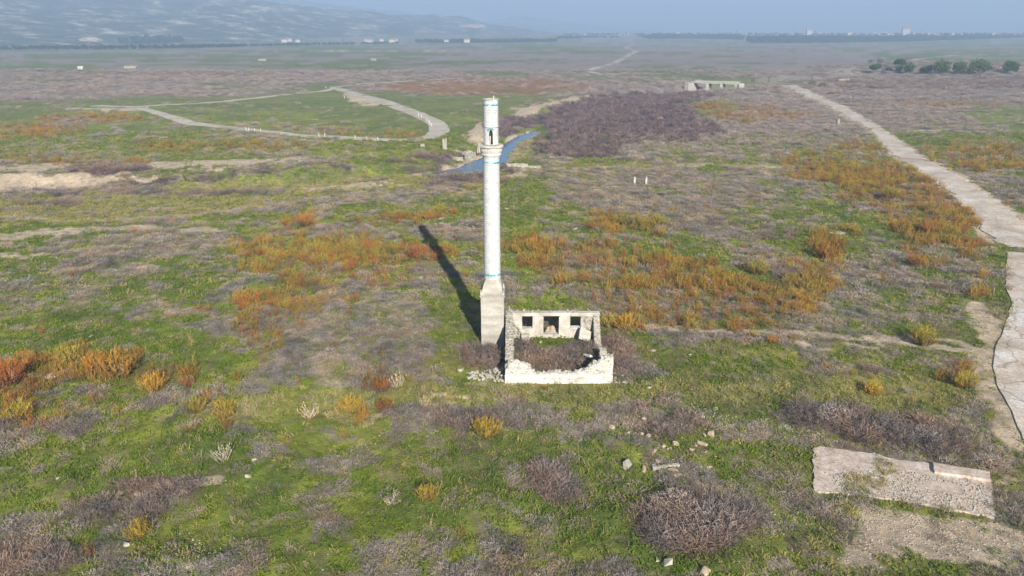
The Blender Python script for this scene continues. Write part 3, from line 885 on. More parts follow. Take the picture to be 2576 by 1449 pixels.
put('grass', 'grass', [(30, 75, 7, 1.0), (75, 130, 3.2, 1.35), (130, 230, .8, 2.0)],
    lambda c, x, y: np.clip((1 - c['bare'] * .9) * (1 - c['grey'] * .55) * (1 - c['reed'] * .8) * (1 - c['dry'] * .5), 0, 1) * (.35 + .65 * sstep(.35, .6, c['n1'])),
    (.7, 1.4), 'short green grass covering the plain between the scrub', 201, .2)
put('drygrass', 'dry_grass', [(30, 80, 3.0, 1.0), (80, 230, 1.9, 1.5)],
    lambda c, x, y: np.clip(.25 + c['dry'] * .7 + c['grey'] * .1 - c['bare'] * .5, 0, 1), (.6, 1.2), 'dry straw coloured grass tufts among the green grass', 202, .3)
put('scrub', 'grey_scrub', [(30, 80, 3.2, .75), (80, 170, 1.5, 1.1), (170, 330, .4, 1.8), (330, 620, .08, 2.8)],
    lambda c, x, y: np.clip(c['grey'] * (1 - c['orange'] * .6) * (1 - c['reed']) * (.2 + .95 * sstep(.4, .58, c['n1'])) + .06 * (c['n0'] > .55), 0, 1), (.6, 1.7),
    'leafless grey mauve scrub covering much of the plain', 203, .2, (.6, 1.15), .05)
put('orange', 'orange_scrub', [(30, 80, 2.4, 1.0), (80, 170, 1.5, 1.2), (170, 330, .22, 1.5)],
    lambda c, x, y: np.clip(c['orange'] * (.35 + .8 * sstep(.4, .6, c['n1'])) * (1 - c['reed']), 0, 1) * (.35 + .65 * (c['n2'] < .6)) + .008 * (c['n2'] > .5) , (.6, 1.3),
    'rust orange tamarisk thickets growing in broad patches', 204, .12, (.8, 1.3), .05)
put('olive', 'olive_scrub', [(30, 80, 1.2, 1.0), (80, 170, 1.1, 1.2), (170, 330, .16, 1.5)],
    lambda c, x, y: np.clip(c['orange'] * (1 - c['reed']) * sstep(.42, .62, 1 - c['n2'] + (c['n1'] - .5)), 0, 1), (.7, 1.3),
    'yellow green tamarisk growing among the orange thickets', 205, .12, (.8, 1.3), .05)
put('reed', 'dead_reeds', [(95, 200, 1.3, 1.2), (200, 420, .5, 1.7)],
    lambda c, x, y: np.clip(c['reed'] * 1.0, 0, 1), (.7, 1.3), 'dark brown field of flattened dead reeds beside the stream', 206, .5, (.5, 1.2), .1)
def straw_prob(c, x, y):
    w = blobs(c['px'], c['py'], [(640, 1015, 190, 28, 1.0), (950, 965, 90, 30, .6), (480, 1000, 80, 25, .4), (1080, 1000, 50, 20, .5), (350, 1040, 250, 20, .3), (880, 1020, 80, 20, .5)])
    return np.clip(w * sstep(.4, .6, c['n1']), 0, 1) + .03 * (c['n2'] < .5)
put('straw', 'straw_stalks', [(30, 80, 3.0, .9)], straw_prob, (.6, 1.1), 'pale straw stalks standing in a band along the left footpath', 207, .1)

# brush inside the ruin and round the minaret foot
rb = np.random.default_rng(88)
ex = []; ey = []; es = []
for _ in range(190):
    x = rb.uniform(.6, 7.9); y = rb.uniform(59.6, 66.6)
    if y > 65.2 and 1.5 < x < 5.0: continue
    ex.append(x); ey.append(y); es.append(rb.uniform(.9, 1.5))
for _ in range(46):
    ex.append(rb.uniform(-4.3, -.9)); ey.append(rb.uniform(61.6, 66.3)); es.append(rb.uniform(.8, 1.3))
for _ in range(80):
    t = rb.random(); ex.append(9.4 + 1.9 * rb.random()); ey.append(59.5 + 9 * t); es.append(rb.uniform(.8, 1.3))
for (px, py, rx, ry, n_, sc0) in [(1750, 1320, 120, 62, 150, 1.35), (1380, 1185, 55, 38, 34, 1.1), (1420, 1230, 50, 25, 20, 1.0), (2070, 1050, 110, 22, 60, 1.1), (2260, 1082, 130, 28, 90, 1.2), (2390, 1120, 60, 25, 30, 1.0),
                              (1700, 1075, 70, 25, 26, 1.0), (1150, 1055, 50, 18, 22, 1.0), (1230, 1048, 40, 14, 16, 1.0), (2000, 690, 60, 30, 40, 1.2), (400, 1238, 110, 22, 60, .9), (300, 1290, 120, 35, 60, .9), (60, 1420, 120, 30, 60, 1.0), (100, 1085, 130, 14, 40, .9),
                              (1090, 400, 70, 16, 60, 2.0), (1180, 455, 100, 5, 40, 1.8), (300, 425, 80, 8, 60, 2.2), (500, 455, 200, 4, 60, 1.8), (110, 484, 90, 4, 30, 1.8), (1960, 590, 60, 10, 20, 1.3)]:
    for _ in range(n_):
        a_ = rb.uniform(0, 6.283); q_ = math.sqrt(rb.random())
        p = P(px + rx * q_ * math.cos(a_), py + ry * q_ * math.sin(a_), .3)
        ex.append(p[0]); ey.append(p[1]); es.append(sc0 * rb.uniform(.7, 1.3))
put('brush', 'brown_brush', [(30, 80, .6, .85), (80, 170, .25, 1.2)], lambda c, x, y: np.clip(c['grey'] * sstep(.47, .6, c['n2']), 0, 1) + .02, (.6, 1.3),
    'tangled brown brush filling the ruined mosque and its edges', 208, .2, (.7, 1.2), .05, extra=(np.array(ex), np.array(ey), np.array(es)))

# ------------------------------------------------------------------ loose stones
def hull_stone(rng, sx=1, sy=1, sz=.7, n=13, boxy=.6):
    bm = bmesh.new()
    for _ in range(n):
        v = np.array([rng.normal(), rng.normal(), rng.normal()]); v /= np.linalg.norm(v)
        w = v / max(abs(v)) 
        q = (v * (1 - boxy) + w * boxy * .85) * .5
        bm.verts.new((q[0] * sx, q[1] * sy, q[2] * sz))
    r = bmesh.ops.convex_hull(bm, input=bm.verts)
    bmesh.ops.delete(bm, geom=[v for v in bm.verts if not v.link_faces], context='VERTS')
    bmesh.ops.recalc_face_normals(bm, faces=bm.faces)
    me = bpy.data.meshes.new('stone')
    bm.to_mesh(me); bm.free()
    return me
ST_PALE = [hull_stone(VR) for _ in range(10)]
ST_PINK = [hull_stone(VR, n=15, boxy=.4) for _ in range(6)]
ST_WALL = [hull_stone(VR, 1, .8, .8, n=16, boxy=.75) for _ in range(8)]
for me in ST_PALE: me.materials.append(M['stone'])
for me in ST_PINK: me.materials.append(M['boulder'])
for me in ST_WALL: me.materials.append(M['rubble'])
ST_WHITE = [m_.copy() for m_ in ST_WALL]
for me in ST_WHITE: me.materials[0] = M['white_rubble']

def place_stone(name, me, p, s, label, group=None, cat='stone', rot=None, sink=.3):
    o = bpy.data.objects.new(name, me)
    COL.objects.link(o)
    s3 = (s, s, s) if not isinstance(s, (tuple, list)) else s
    o.scale = s3
    o.location = (p[0], p[1], p[2] + s3[2] * (.35 - sink * .5))
    o.rotation_euler = rot if rot else (random.uniform(-.3, .3), random.uniform(-.3, .3), random.uniform(0, 6.28))
    tag(o, label, cat, group)
    return o

# named boulders read off the survey
for (px, py, s, kind, lab) in [
    (1160, 933, (.75, .5, .45), 'p', 'white block lying on green grass left of the rubble heap'),
    (1152, 840, (.4, .35, .3), 'p', 'small white stone in the grass left of the minaret foot'),
    (640, 1160, (.45, .4, .4), 'p', 'small white stone on grass right of the bare mound'),
    (622, 1200, (.6, .4, .35), 'p', 'pale stone below the bare mound with stalks'),
    (320, 1374, (.45, .42, .42), 'p', 'round white stone below the lone yellow bush'),
    (168, 1374, (.55, .5, .5), 'b', 'pointed pinkish stone in grey scrub at lower left'),
    (232, 1290, (.9, .7, .55), 'b', 'largest brown boulder in the lower left scrub'),
    (300, 1243, (.7, .5, .4), 'b', 'flat brown boulder uphill of the largest brown one'),
    (345, 1248, (.6, .5, .45), 'b', 'brown boulder right of the flat one in lower left scrub'),
    (148, 1206, (.4, .35, .3), 'p', 'small pale stone in bright green grass at left'),
    (75, 948, (.8, .7, .7), 'p', 'white pointed rock beside the flat outcrop and orange shrubs'),
    (1578, 1176, (.9, .7, 1.0), 'p', 'upright white block standing alone in green grass'),
    (1619, 1183, (.5, .8, .5), 'b', 'brown boulder between the upright block and long slab'),
    (1657, 1163, (.7, .5, .5), 'p', 'pale boulder just behind the long fallen slab'),
    (1646, 1176, (.6, .4, .4), 'p', 'pale stone at the left end of the long slab'),
    (1693, 1187, (.8, .8, .6), 'b', 'big rounded boulder in front of the long slab'),
    (1704, 1200, (.6, .8, .5), 'b', 'boulder touching the big rounded one near the slab'),
    (1682, 1200, (.35, .3, .3), 'p', 'small white stone in front of the long slab'),
    (1576, 1092, (.8, .6, .5), 'b', 'leftmost brown boulder of the scattered row'),
    (1612, 1094, (.55, .55, .6), 'b', 'second brown boulder of the scattered row'),
    (1631, 1100, (.55, .5, .6), 'b', 'third brown boulder of the scattered row'),
    (1646, 1070, (.7, .6, .7), 'b', 'tall pinkish boulder behind the scattered row'),
    (1672, 1077, (.7, .6, .7), 'b', 'pinkish boulder right of the tall one'),
    (1655, 1086, (.9, .5, .5), 'b', 'wide low boulder in front of the tall pinkish one'),
    (1702, 1068, (1.3, .7, .4), 'b', 'long flat brown boulder under dark brush'),
    (1698, 1119, (.8, .6, .6), 'b', 'brown boulder in the middle of the brush patch'),
    (1768, 1121, (1.1, .7, .6), 'b', 'large orange brown boulder right of the brush patch'),
    (1787, 1094, (.9, .6, .6), 'b', 'pinkish boulder uphill of the large orange brown one'),
    (1642, 1138, (.9, .7, .5), 'b', 'broad low boulder below the scattered row'),
    (1538, 1077, (.7, .5, .4), 'b', 'outlying boulder left of the scattered row'),
    (1753, 1058, (.7, .6, .5), 'b', 'boulder near the top of the pebble slope'),
    (1768, 1052, (.4, .4, .4), 'p', 'pale stone right beside the pebble slope boulder'),
    (1800, 1031, (.6, .5, .35), 'p', 'flat white stone beside the footpath right of the ruin'),
    (1783, 1177, (.6, .4, .3), 'b', 'lone flat stone right of the long slab'),
    (1680, 1423, (.9, .6, .7), 'p', 'pale block with dark shadow at the bottom edge'),
    (1649, 1411, (.5, .4, .3), 'p', 'pale stone left of the block at the bottom edge'),
    (1772, 1444, (.9, .6, .5), 'b', 'pinkish boulder cut by the bottom edge'),
    (1710, 1240, (.6, .4, .25), 'p', 'pale flat stone above the big grey scrub mound'),
    (1690, 1245, (.4, .3, .25), 'p', 'small flat stone left of the pale flat one'),
    (1676, 1241, (.35, .3, .25), 'b', 'small brown stone in a short row above the scrub'),
    (1621, 1249, (.5, .4, .3), 'b', 'brown stone at the left of the short row'),
    (1632, 977, (.5, .4, .3), 'p', 'white stone on the path right of the ruin corner'),
    (1872, 868, (.5, .4, .3), 'p', 'white stone among shrubs right of the ruin'),
    (1640, 884, (1.2, .6, .35), 'b', 'flat outcrop stone in the grass right of the ruin'),
    (1735, 895, (.5, .45, .4), 'p', 'round white stone in bright green grass right of the ruin'),
    (1242, 1003, (.9, .5, .12), 'p', 'flat pale stone on the path in front of the ruin'),
    (1060, 703, (.7, .6, .6), 'p', 'round grey stone among orange shrubs left of the shadow'),
    (55, 832, (.6, .5, .35), 'p', 'pale stone in the left meadow above the orange shrubs'),
    (230, 848, (.5, .4, .25), 'p', 'small flat stone in the left meadow')]:
    p = G(px, py)
    place_stone('stone' if kind == 'p' else 'boulder', random.choice(ST_PALE if kind == 'p' else ST_PINK), p, s, lab, 'stones lying about the near field', 'stone' if kind == 'p' else 'boulder')
bm = bmesh.new(); add_box(bm, -1.0, 1.0, -.14, .14, 0, .26, jit=.03)
bmesh.ops.bevel(bm, geom=bm.edges[:], offset=.03, segments=1, affect='EDGES')
o = from_bm('fallen_slab', bm, M['stone'], loc=G(1674, 1178)); o.rotation_euler = (.05, -.04, R(9))
tag(o, 'long narrow stone slab fallen among boulders', 'slab')
bm = bmesh.new(); add_box(bm, -1.3, 1.3, -.7, .7, -.1, .28, jit=.15)
bmesh.ops.subdivide_edges(bm, edges=bm.edges[:], cuts=3, use_grid_fill=True)
for v in bm.verts: v.co += Vector((random.uniform(-.07, .07), random.uniform(-.07, .07), random.uniform(-.05, .05)))
o = from_bm('outcrop', bm, M['boulder'], loc=G(125, 945)); tag(o, 'broad flat pinkish rock outcrop among orange shrubs at left', 'rock')

for k in range(34):
    px = random.uniform(1560, 1800); py = random.uniform(1050, 1150)
    place_stone('boulder', random.choice(ST_PINK), G(px, py), random.uniform(.2, .45), 'small brown boulder half hidden in the brush patch in front of the ruin', 'small boulders in the brush patch', 'boulder')

# ------------------------------------------------------------------ minaret
mn = empty('minaret', (TX, TY, 0))
tag(mn, 'tall white ruined minaret with turquoise tile bands and broken top', 'minaret')
# pedestal
bm = bmesh.new()
add_box(bm, -1.125, 1.125, -1.125, 1.125, -.4, 5.05)
bmesh.ops.subdivide_edges(bm, edges=bm.edges[:], cuts=6, use_grid_fill=True)
for v in bm.verts:
    e = max(0, 1 - v.co.z / 2.0)
    v.co += Vector((random.uniform(-.012, .012), random.uniform(-.012, .012), 0))
bmesh.ops.bevel(bm, geom=[e for e in bm.edges if abs(abs(e.verts[0].co.x) - 1.125) < .02 and abs(abs(e.verts[0].co.y) - 1.125) < .02 and abs(abs(e.verts[1].co.x) - 1.125) < .02 and abs(abs(e.verts[1].co.y) - 1.125) < .02], offset=.03, segments=1, affect='EDGES')
def pedestal_mat():
    m, nt, b = mat_new('weathered_plaster_pedestal')
    tc = nt.nodes.new('ShaderNodeTexCoord')
    mp = nt.nodes.new('ShaderNodeMapping'); mp.inputs['Scale'].default_value = (.35, .35, 1.4)
    nt.links.new(tc.outputs['Object'], mp.inputs['Vector'])
    n = noise_node(nt, 1.0, 5, .6, vec=mp.outputs[0])
    r = ramp(nt, [(.3, (.30, .27, .23)), (.45, (.37, .34, .29)), (.56, (.45, .42, .365)), (.7, (.55, .52, .46))])
    nt.links.new(n.outputs[0], r.inputs[0])
    n2 = noise_node(nt, 5, 6, .7, vec=tc.outputs['Object'])
    r2 = ramp(nt, [(.3, (.86, .84, .8)), (.6, (1.04, 1.04, 1.04))])
    nt.links.new(n2.outputs[0], r2.inputs[0])
    mm = nt.nodes.new('ShaderNodeMix'); mm.data_type = 'RGBA'; mm.blend_type = 'MULTIPLY'; mm.inputs['Factor'].default_value = 1
    nt.links.new(r.outputs[0], mm.inputs[6]); nt.links.new(r2.outputs[0], mm.inputs[7]); nt.links.new(mm.outputs[2], b.inputs['Base Color'])
    bp = nt.nodes.new('ShaderNodeBump'); bp.inputs['Strength'].default_value = .4; bp.inputs['Distance'].default_value = .02
    nt.links.new(n2.outputs[0], bp.inputs['Height']); nt.links.new(bp.outputs[0], b.inputs['Normal'])
    return m
M['pedestal'] = pedestal_mat()
from_bm('pedestal', bm, M['pedestal'], mn)
bm = bmesh.new()
add_box(bm, -1.17, 1.17, -1.17, 1.17, 5.053, 5.16); add_box(bm, -1.22, 1.22, -1.22, 1.22, 5.163, 5.28); add_box(bm, -1.14, 1.14, -1.14, 1.14, 5.283, 5.37)
from_bm('cornice', bm, M['pedestal'], mn)
for sx in (-1, 1):
    for sy in (-1, 1):
        hgt = .5 if (sx, sy) == (-1, -1) else .38
        bm = bmesh.new(); add_box(bm, -.09, .09, -.09, .09, 0, hgt * .55, jit=.012)
        add_box(bm, -.05, .05, -.05, .05, hgt * .55, hgt, jit=.02)
        from_bm('pinnacle', bm, M['plaster'], mn, loc=(sx * 1.08, sy * 1.08, 5.37))
# square foot of the shaft narrowing to a round
tp = [(1.03, 5.372), (1.0, 5.6), (.93, 6.1), (.86, 6.5), (.815, 6.76)]
lathe('shaft_foot', tp, M['pedestal'], mn, 64, [1, .98, .9, .6, .15])
lathe('shaft', [(.805, 6.763), (.80, 7.12)], M['facing'], mn)
lathe('tile_band', [(.812, 7.122), (.812, 7.30)], M['band'], mn)
lathe('shaft', [(.80, 7.302), (.765, 17.97)], M['facing'], mn)
lathe('tile_band', [(.778, 17.972), (.778, 18.15)], M['band'], mn)
lathe('shaft', [(.765, 18.152), (.765, 18.45), (.80, 18.58)], M['facing'], mn)
lathe('corbel_ring', [(.79, 18.583), (.82, 18.66), (.86, 18.74), (.89, 18.80), (.90, 18.86), (.90, 18.90)], M['whitewash'], mn, 144, None, [0, .03, .06, .06, .02, 0])
lathe('corbel_ring', [(.875, 18.903), (.90, 19.0), (.95, 19.12), (.985, 19.22), (1.005, 19.36), (1.005, 19.44)], M['whitewash'], mn, 144, None, [0, .03, .05, .03, .0, 0])
# balcony slab with a chipped rim
sl = lathe('balcony_slab', [(1.12, 19.443), (1.16, 19.47), (1.16, 19.62), (1.13, 19.66)], M['plaster'], mn, 56)
for v in sl.data.vertices:
    a = math.atan2(v.co.y, v.co.x)
    k = 1 - .05 * max(0, math.sin(a * 5 + 1)) * random.random() - random.uniform(0, .02)
    v.co.x *= k; v.co.y *= k; v.co.z += random.uniform(-.012, .02)
# upper shaft with the doorway cut through its wall
def shell(name, r0, r1, z0, z1, m, door=None, thick=.14, seg=64, jag=None):
    me = bpy.data.meshes.new(name)
    zs = [z0, z1]
    if door: zs = sorted(set([z0, door[2], *[door[2] + (door[3] - door[2]) * k / 8 for k in range(1, 9)], z1]))
    V_, Fc, UV = [], [], []
    for z in zs:
        for ins in (0, thick):
            r = r0 + (r1 - r0) * (z - z0) / (z1 - z0) - ins
            for k in range(seg):
                a = 2 * math.pi * k / seg - math.pi / 2
                zz = z + (jag(a) if (jag and z == zs[-1]) else 0)
                V_.append((r * math.cos(a), r * math.sin(a), zz))
    def hole(i, k):
        if not door: return False
        zc = (zs[i] + zs[i + 1]) / 2; ac = 2 * math.pi * (k + .5) / seg
        if ac > math.pi: ac -= 2 * math.pi
        w = door[1] / r0
        if zc > door[3] or zc < door[2]: return False
        spring = door[3] - door[1]
        if zc > spring:
            w = w * math.sqrt(max(0, 1 - ((zc - spring) / door[1]) ** 2))
        return abs(ac - door[0]) < w
    S2 = seg * 2
    for i in range(len(zs) - 1):
        for k in range(seg):
            if hole(i, k): continue
            k2 = (k + 1) % seg
            a, b_, c_, d = i * S2 + k, i * S2 + k2, (i + 1) * S2 + k2, (i + 1) * S2 + k
            Fc.append((a, b_, c_, d)); Fc.append((a + seg, d + seg, c_ + seg, b_ + seg))
            for nb, e in (((k - 1) % seg, (a, d)), (k2, (b_, c_))):
                if hole(i, nb): Fc.append((e[0], e[1], e[1] + seg, e[0] + seg))
            if i > 0 and hole(i - 1, k): Fc.append((a, b_, b_ + seg, a + seg))
            if i < len(zs) - 2 and hole(i + 1, k): Fc.append((d, c_, c_ + seg, d + seg))
    for k in range(seg):
        k2 = (k + 1) % seg; t = (len(zs) - 1) * S2
        Fc.append((t + k, t + k2, t + seg + k2, t + seg + k))
        Fc.append((k, seg + k, seg + k2, k2))
    me.from_pydata(V_, [], Fc)
    uvl = me.uv_layers.new(name='UVMap')
    for poly in me.polygons:
        for li in poly.loop_indices:
            v = me.vertices[me.loops[li].vertex_index].co
            a = math.atan2(v.y, v.x) + math.pi / 2
            if abs(a) > 3: a = 3.1 if poly.center.x < 0 else a
            uvl.data[li].uv = (a * r0, v.z)
    bm = bmesh.new(); bm.from_mesh(me); bmesh.ops.recalc_face_normals(bm, faces=bm.faces); bm.to_mesh(me); bm.free()
    return link(name, me, m, mn)
shell('upper_shaft', .675, .675, 19.703, 21.22, M['facing'], door=(0, .17, 19.74, 21.06), seg=72)
lathe('joint_ring', [(.67, 21.223), (.67, 21.262)], M['dark_inside'], mn)
def jag(a):
    return -.22 * max(0, math.cos(a - .55)) ** 30 + random.uniform(-.01, .01)
shell('upper_drum', .685, .675, 21.265, 23.16, M['facing'])
lathe('tile_band', [(.687, 23.162), (.687, 23.32)], M['band'], mn)
shell('parapet', .67, .67, 23.323, 23.70, M['facing'], jag=jag)
# rim flags round the top with a gap on the right where it has broken away
for k in range(26):
    a = 2 * math.pi * (k + .5) / 26
    if -1.25 < (a - 2 * math.pi if a > math.pi else a) < -.75: continue
    bm = bmesh.new(); add_box(bm, -.17, .09, -.088, .088, 0, .06, jit=.008)
    s = from_bm('coping_stone', bm, M['plaster'], mn, loc=(.66 * math.cos(a), .66 * math.sin(a), 23.705)); s.rotation_euler = (random.uniform(-.04, .04), random.uniform(-.04, .04), a)
bm = bmesh.new(); add_box(bm, -.05, .05, -.05, .05, -.5, .36, jit=.008); from_bm('stub_post', bm, M['plaster'], mn, loc=(.28, -.3, 23.7))
# turquoise door surround
for (x0, x1, z0, z1) in ((-.30, -.175, 20.98, 21.15), (.175, .26, 21.0, 21.15), (-.22, .22, 21.09, 21.2)):
    bm = bmesh.new()
    add_box(bm, x0, x1, -.70, -.66 + .0, z0, z1, jit=.006)
    from_bm('door_tile', bm, M['turquoise'], mn)
bm = bmesh.new(); add_box(bm, -.03, .03, -.015, .015, 0, 1.15)
pl = from_bm('leaning_plank', bm, M['dark_inside'], mn, loc=(-.09, -.56, 19.72)); pl.rotation_euler = (.0, R(6), 0)
bm = bmesh.new(); add_box(bm, -.06, .06, -.02, .02, 0, .8)
pl = from_bm('leaning_plank', bm, M['plaster'], mn, loc=(-.10, -.58, 19.72)); pl.rotation_euler = (.0, R(3), 0)
lathe('stair_newel', [(.12, 19.75), (.12, 23.5)], M['dark_inside'], mn, 10)
# the one balustrade panel that still hangs on the rim
bm = bmesh.new(); add_box(bm, -.16, .16, -.04, .04, -.62, .2, jit=.02); add_box(bm, -.2, .2, -.06, .06, .2, .26, jit=.01)
pn = from_bm('balustrade_panel', bm, M['plaster'], mn, loc=(-1.13, -.2, 19.55)); pn.rotation_euler = (.1, .06, R(70))
bm = bmesh.new(); add_box(bm, -.04, .04, -.04, .04, -.5, .34, jit=.01)
from_bm('balustrade_post', bm, M['plaster'], mn, loc=(-1.05, -.42, 19.5))

# ------------------------------------------------------------------ ruined mosque
XL, XR, YF, YB, TH = -.62, 8.90, 58.45, 69.3, .62
ms = empty('ruined_mosque', ((XL + XR) / 2, (YF + YB) / 2, 0))
tag(ms, 'roofless ruined mosque of rubble walls and white plaster beside the minaret', 'ruin')
OX, OY = ms.location.x, ms.location.y
def wall_run(name, pts, m, th, parent, along='x', n=60, seed=1, zb=-.3, cross=3, jx=.02):
    """rubble wall whose broken top follows (s, z) pairs; s runs along x or y"""
    s0, s1 = pts[0][0], pts[-1][0]
    S = np.linspace(s0, s1, n)
    H = np.interp(S, [p[0] for p in pts], [p[1] for p in pts])
    H = H + (vnoise(S * 3, S * 0, seed) - .5) * .16
    bm = bmesh.new()
    rows = []
    for i, s in enumerate(S):
        ring = []
        prof = [(0, zb)] + [(0, zb + (H[i] - zb) * k / 5) for k in range(1, 6)] + [(th * k / cross, H[i] + (random.uniform(-.05, .07) if 0 < k < cross else 0)) for k in range(1, cross)] + [(th, zb + (H[i] - zb) * k / 5) for k in range(5, 0, -1)] + [(th, zb)]
        for (t, z) in prof:
            j = (random.uniform(-jx, jx), random.uniform(-jx, jx), random.uniform(-jx, jx))
            v = (s, t, z) if along == 'x' else (t, s, z)
            ring.append(bm.verts.new((v[0] + j[0], v[1] + j[1], v[2] + j[2])))
        rows.append(ring)
    for a, b_ in zip(rows[:-1], rows[1:]):
        for k in range(len(a) - 1):
            bm.faces.new((a[k], a[k + 1], b_[k + 1], b_[k]))
        bm.faces.new((a[-1], a[0], b_[0], b_[-1]))
    bm.faces.new(rows[0]); bm.faces.new(rows[-1])
    return from_bm(name, bm, m, parent)

def wall_obj(name, pts, m, th, along, x, y, seed, jx=.02, n=60):
    o = wall_run(name, pts, m, th, ms, along, n, seed, jx=jx)
    o.location = (x - OX, y - OY, 0)
    return o
# front wall: a straight plastered plinth, broken masonry above it
fw = wall_obj('front_wall', [(0, .74), (XR - XL, .74)], M['whitewash'], TH, 'x', XL, YF, 3, .025)
fc = wall_obj('front_wall_top', [(0, 1.30), (.15, 1.55), (.45, 2.0), (1.1, 2.05), (1.8, 1.75), (2.25, 1.55), (2.28, 1.05), (2.8, .92), (4.4, .98), (6.0, .94), (7.0, 1.15), (7.6, 1.7), (8.2, 2.1), (8.9, 2.45), (9.5, 2.5)], M['white_rubble'], TH - .1, 'x', XL + .03, YF + .06, 5, .03, 90)
bm = bmesh.new(); add_box(bm, XL - .03 - OX, XR + .02 - OX, YF - .05 - OY, YF + .02 - OY, .70, .78)
bmesh.ops.subdivide_edges(bm, edges=bm.edges[:], cuts=8, use_grid_fill=True)
for v in bm.verts: v.co += Vector((0, random.uniform(-.01, .01), random.uniform(-.012, .012)))
from_bm('string_course', bm, M['whitewash'], ms)
lw = wall_obj('left_wall', [(0, 1.5), (.6, 1.15), (1.2, 1.1), (2.4, 1.6), (4, 2.0), (6, 2.35), (8, 2.6), (9.3, 2.9), (10.1, 2.95)], M['rubble'], TH + .08, 'y', XL, YF + TH + .003, 7, .03, 90)
rw1 = wall_obj('right_wall', [(0, 2.4), (.4, 2.3), (1.0, 1.5), (1.5, .9), (1.9, .4), (2.2, .1)], M['rubble'], TH, 'y', XR - TH - .03, YF + TH + .003, 8, .04, 30)
rw2 = wall_obj('right_wall', [(0, .2), (.2, 1.3), (.6, 1.5), (1.1, .9), (1.4, .2)], M['rubble'], TH, 'y', XR - TH - .05, 62.3, 9, .04, 24)
rw3 = wall_obj('right_wall', [(0, .05), (.7, .3), (1.3, .9), (1.9, 1.5), (2.4, 2.3), (2.72, 2.6)], M['rubble'], TH, 'y', XR - TH - .08, YB - TH - 2.75, 10, .03, 30)
# rear wall with its three openings
yb0 = YB - TH
W = bpy.data.objects.new('rear_wall', None); COL.objects.link(W); W.parent = ms; W.empty_display_size = .3
segs = [(.0, 1.03, 0, 2.4), (1.03, 2.1, 0, .98), (2.1, 3.2, 0, 2.4), (3.2, 4.78, 0, .4), (4.78, 5.9, 0, 2.4), (5.9, 6.98, 0, 1.08), (6.98, 9.3, 0, 2.4)]
names = ['pier', 'sill_wall', 'pier', 'sill_wall', 'pier', 'sill_wall', 'pier']
def rough_panel(name, x0, x1, y0, y1, z0, z1, m, parent, jit=.012, cut=4):
    bm = bmesh.new(); add_box(bm, x0, x1, y0, y1, z0, z1)
    bmesh.ops.subdivide_edges(bm, edges=bm.edges[:], cuts=cut, use_grid_fill=True)
    for v in bm.verts:
        v.co += Vector((random.uniform(-jit, jit), random.uniform(-jit, jit), random.uniform(-jit, jit)))
    return from_bm(name, bm, m, parent)
for (a, b_, z0, z1), nm in zip(segs, names):
    rough_panel(nm, a + XL + .6 - OX if a else XL + .66 - OX, b_ + XL + .6 - OX if b_ < 9 else XR - .08 - OX, yb0 - OY, YB - OY, -.3 + z0, z1 - .006, M['plaster'] if b_ < 9 else M['rubble'], W)
rough_panel('lintel_band', XL + .06 - OX, XR - .06 - OX, yb0 - .02 - OY, YB + .01 - OY, 2.4, 2.74, M['plaster'], W, .012, 8)
for (a, b_, z) in ((1.02, 2.2, .99), (5.85, 7.0, 1.09)):
    bm = bmesh.new(); add_box(bm, a + XL + .6 - OX, b_ + XL + .6 - OX, yb0 - .1 - OY, YB - .1 - OY, z - .0, z + .07, jit=.01)
    from_bm('window_sill', bm, M['whitewash'], W)
bm = bmesh.new(); add_box(bm, 3.1 + XL + .6 - OX, 4.9 + XL + .6 - OX, yb0 - .04 - OY, yb0 - .022 - OY, 2.37, 2.43, jit=.006)
from_bm('iron_lintel', bm, M['dark_inside'], W)
# stones bedded in the wall tops and faces: each its own piece
def bed(parent, x, y, z, s, flat=.75):
    me = random.choice((ST_WHITE if parent is fc else ST_WALL) if random.random() < .6 else ST_PALE)
    o = bpy.data.objects.new('stone', me); COL.objects.link(o); o.parent = parent
    loc = Vector((x, y, z))
    if parent is not ms: loc -= Vector((parent.location.x, parent.location.y, 0)) 
    o.location = (loc.x - OX, loc.y - OY, loc.z)
    k = random.uniform(.8, 1.25)
    o.scale = (s * k, s, s * flat)
    o.rotation_euler = (random.uniform(-.35, .35), random.uniform(-.35, .35), random.uniform(0, 6.28))
def top_h(pts, s):
    return float(np.interp(s, [p[0] for p in pts], [p[1] for p in pts]))
FT = [(0, 1.30), (.15, 1.55), (.45, 2.0), (1.1, 2.05), (1.8, 1.75), (2.25, 1.55), (2.28, 1.05), (2.8, .92), (4.4, .98), (6.0, .94), (7.0, 1.15), (7.6, 1.7), (8.2, 2.1), (8.9, 2.45), (9.5, 2.5)]
for _ in range(95):
    s = random.uniform(.1, 9.4); h = top_h(FT, s)
    bed(fc, XL + s, YF + random.uniform(.12, TH - .05), h + random.uniform(-.03, .08), random.uniform(.2, .46))
for _ in range(70):                                          # faces of the two heaps on the front wall
    s = random.choice([random.uniform(.1, 2.2), random.uniform(7.2, 9.4)]); h = top_h(FT, s)
    if h < 1.1: continue
    bed(fc, XL + s, YF + .07, random.uniform(.9, h), random.uniform(.16, .34), .6)
LT = [(0, 1.5), (.6, 1.15), (1.2, 1.1), (2.4, 1.6), (4, 2.0), (6, 2.35), (8, 2.6), (9.3, 2.9), (10.1, 2.95)]
for _ in range(110):
    s = random.uniform(0, 10); h = top_h(LT, s)
    bed(lw, XL + random.uniform(.06, TH), YF + TH + s, h + random.uniform(-.02, .07), random.uniform(.16, .36))
for _ in range(60):
    s = random.uniform(1.5, 10); h = top_h(LT, s)
    bed(lw, XL + TH + .08, YF + TH + s, random.uniform(.6, h), random.uniform(.16, .34))
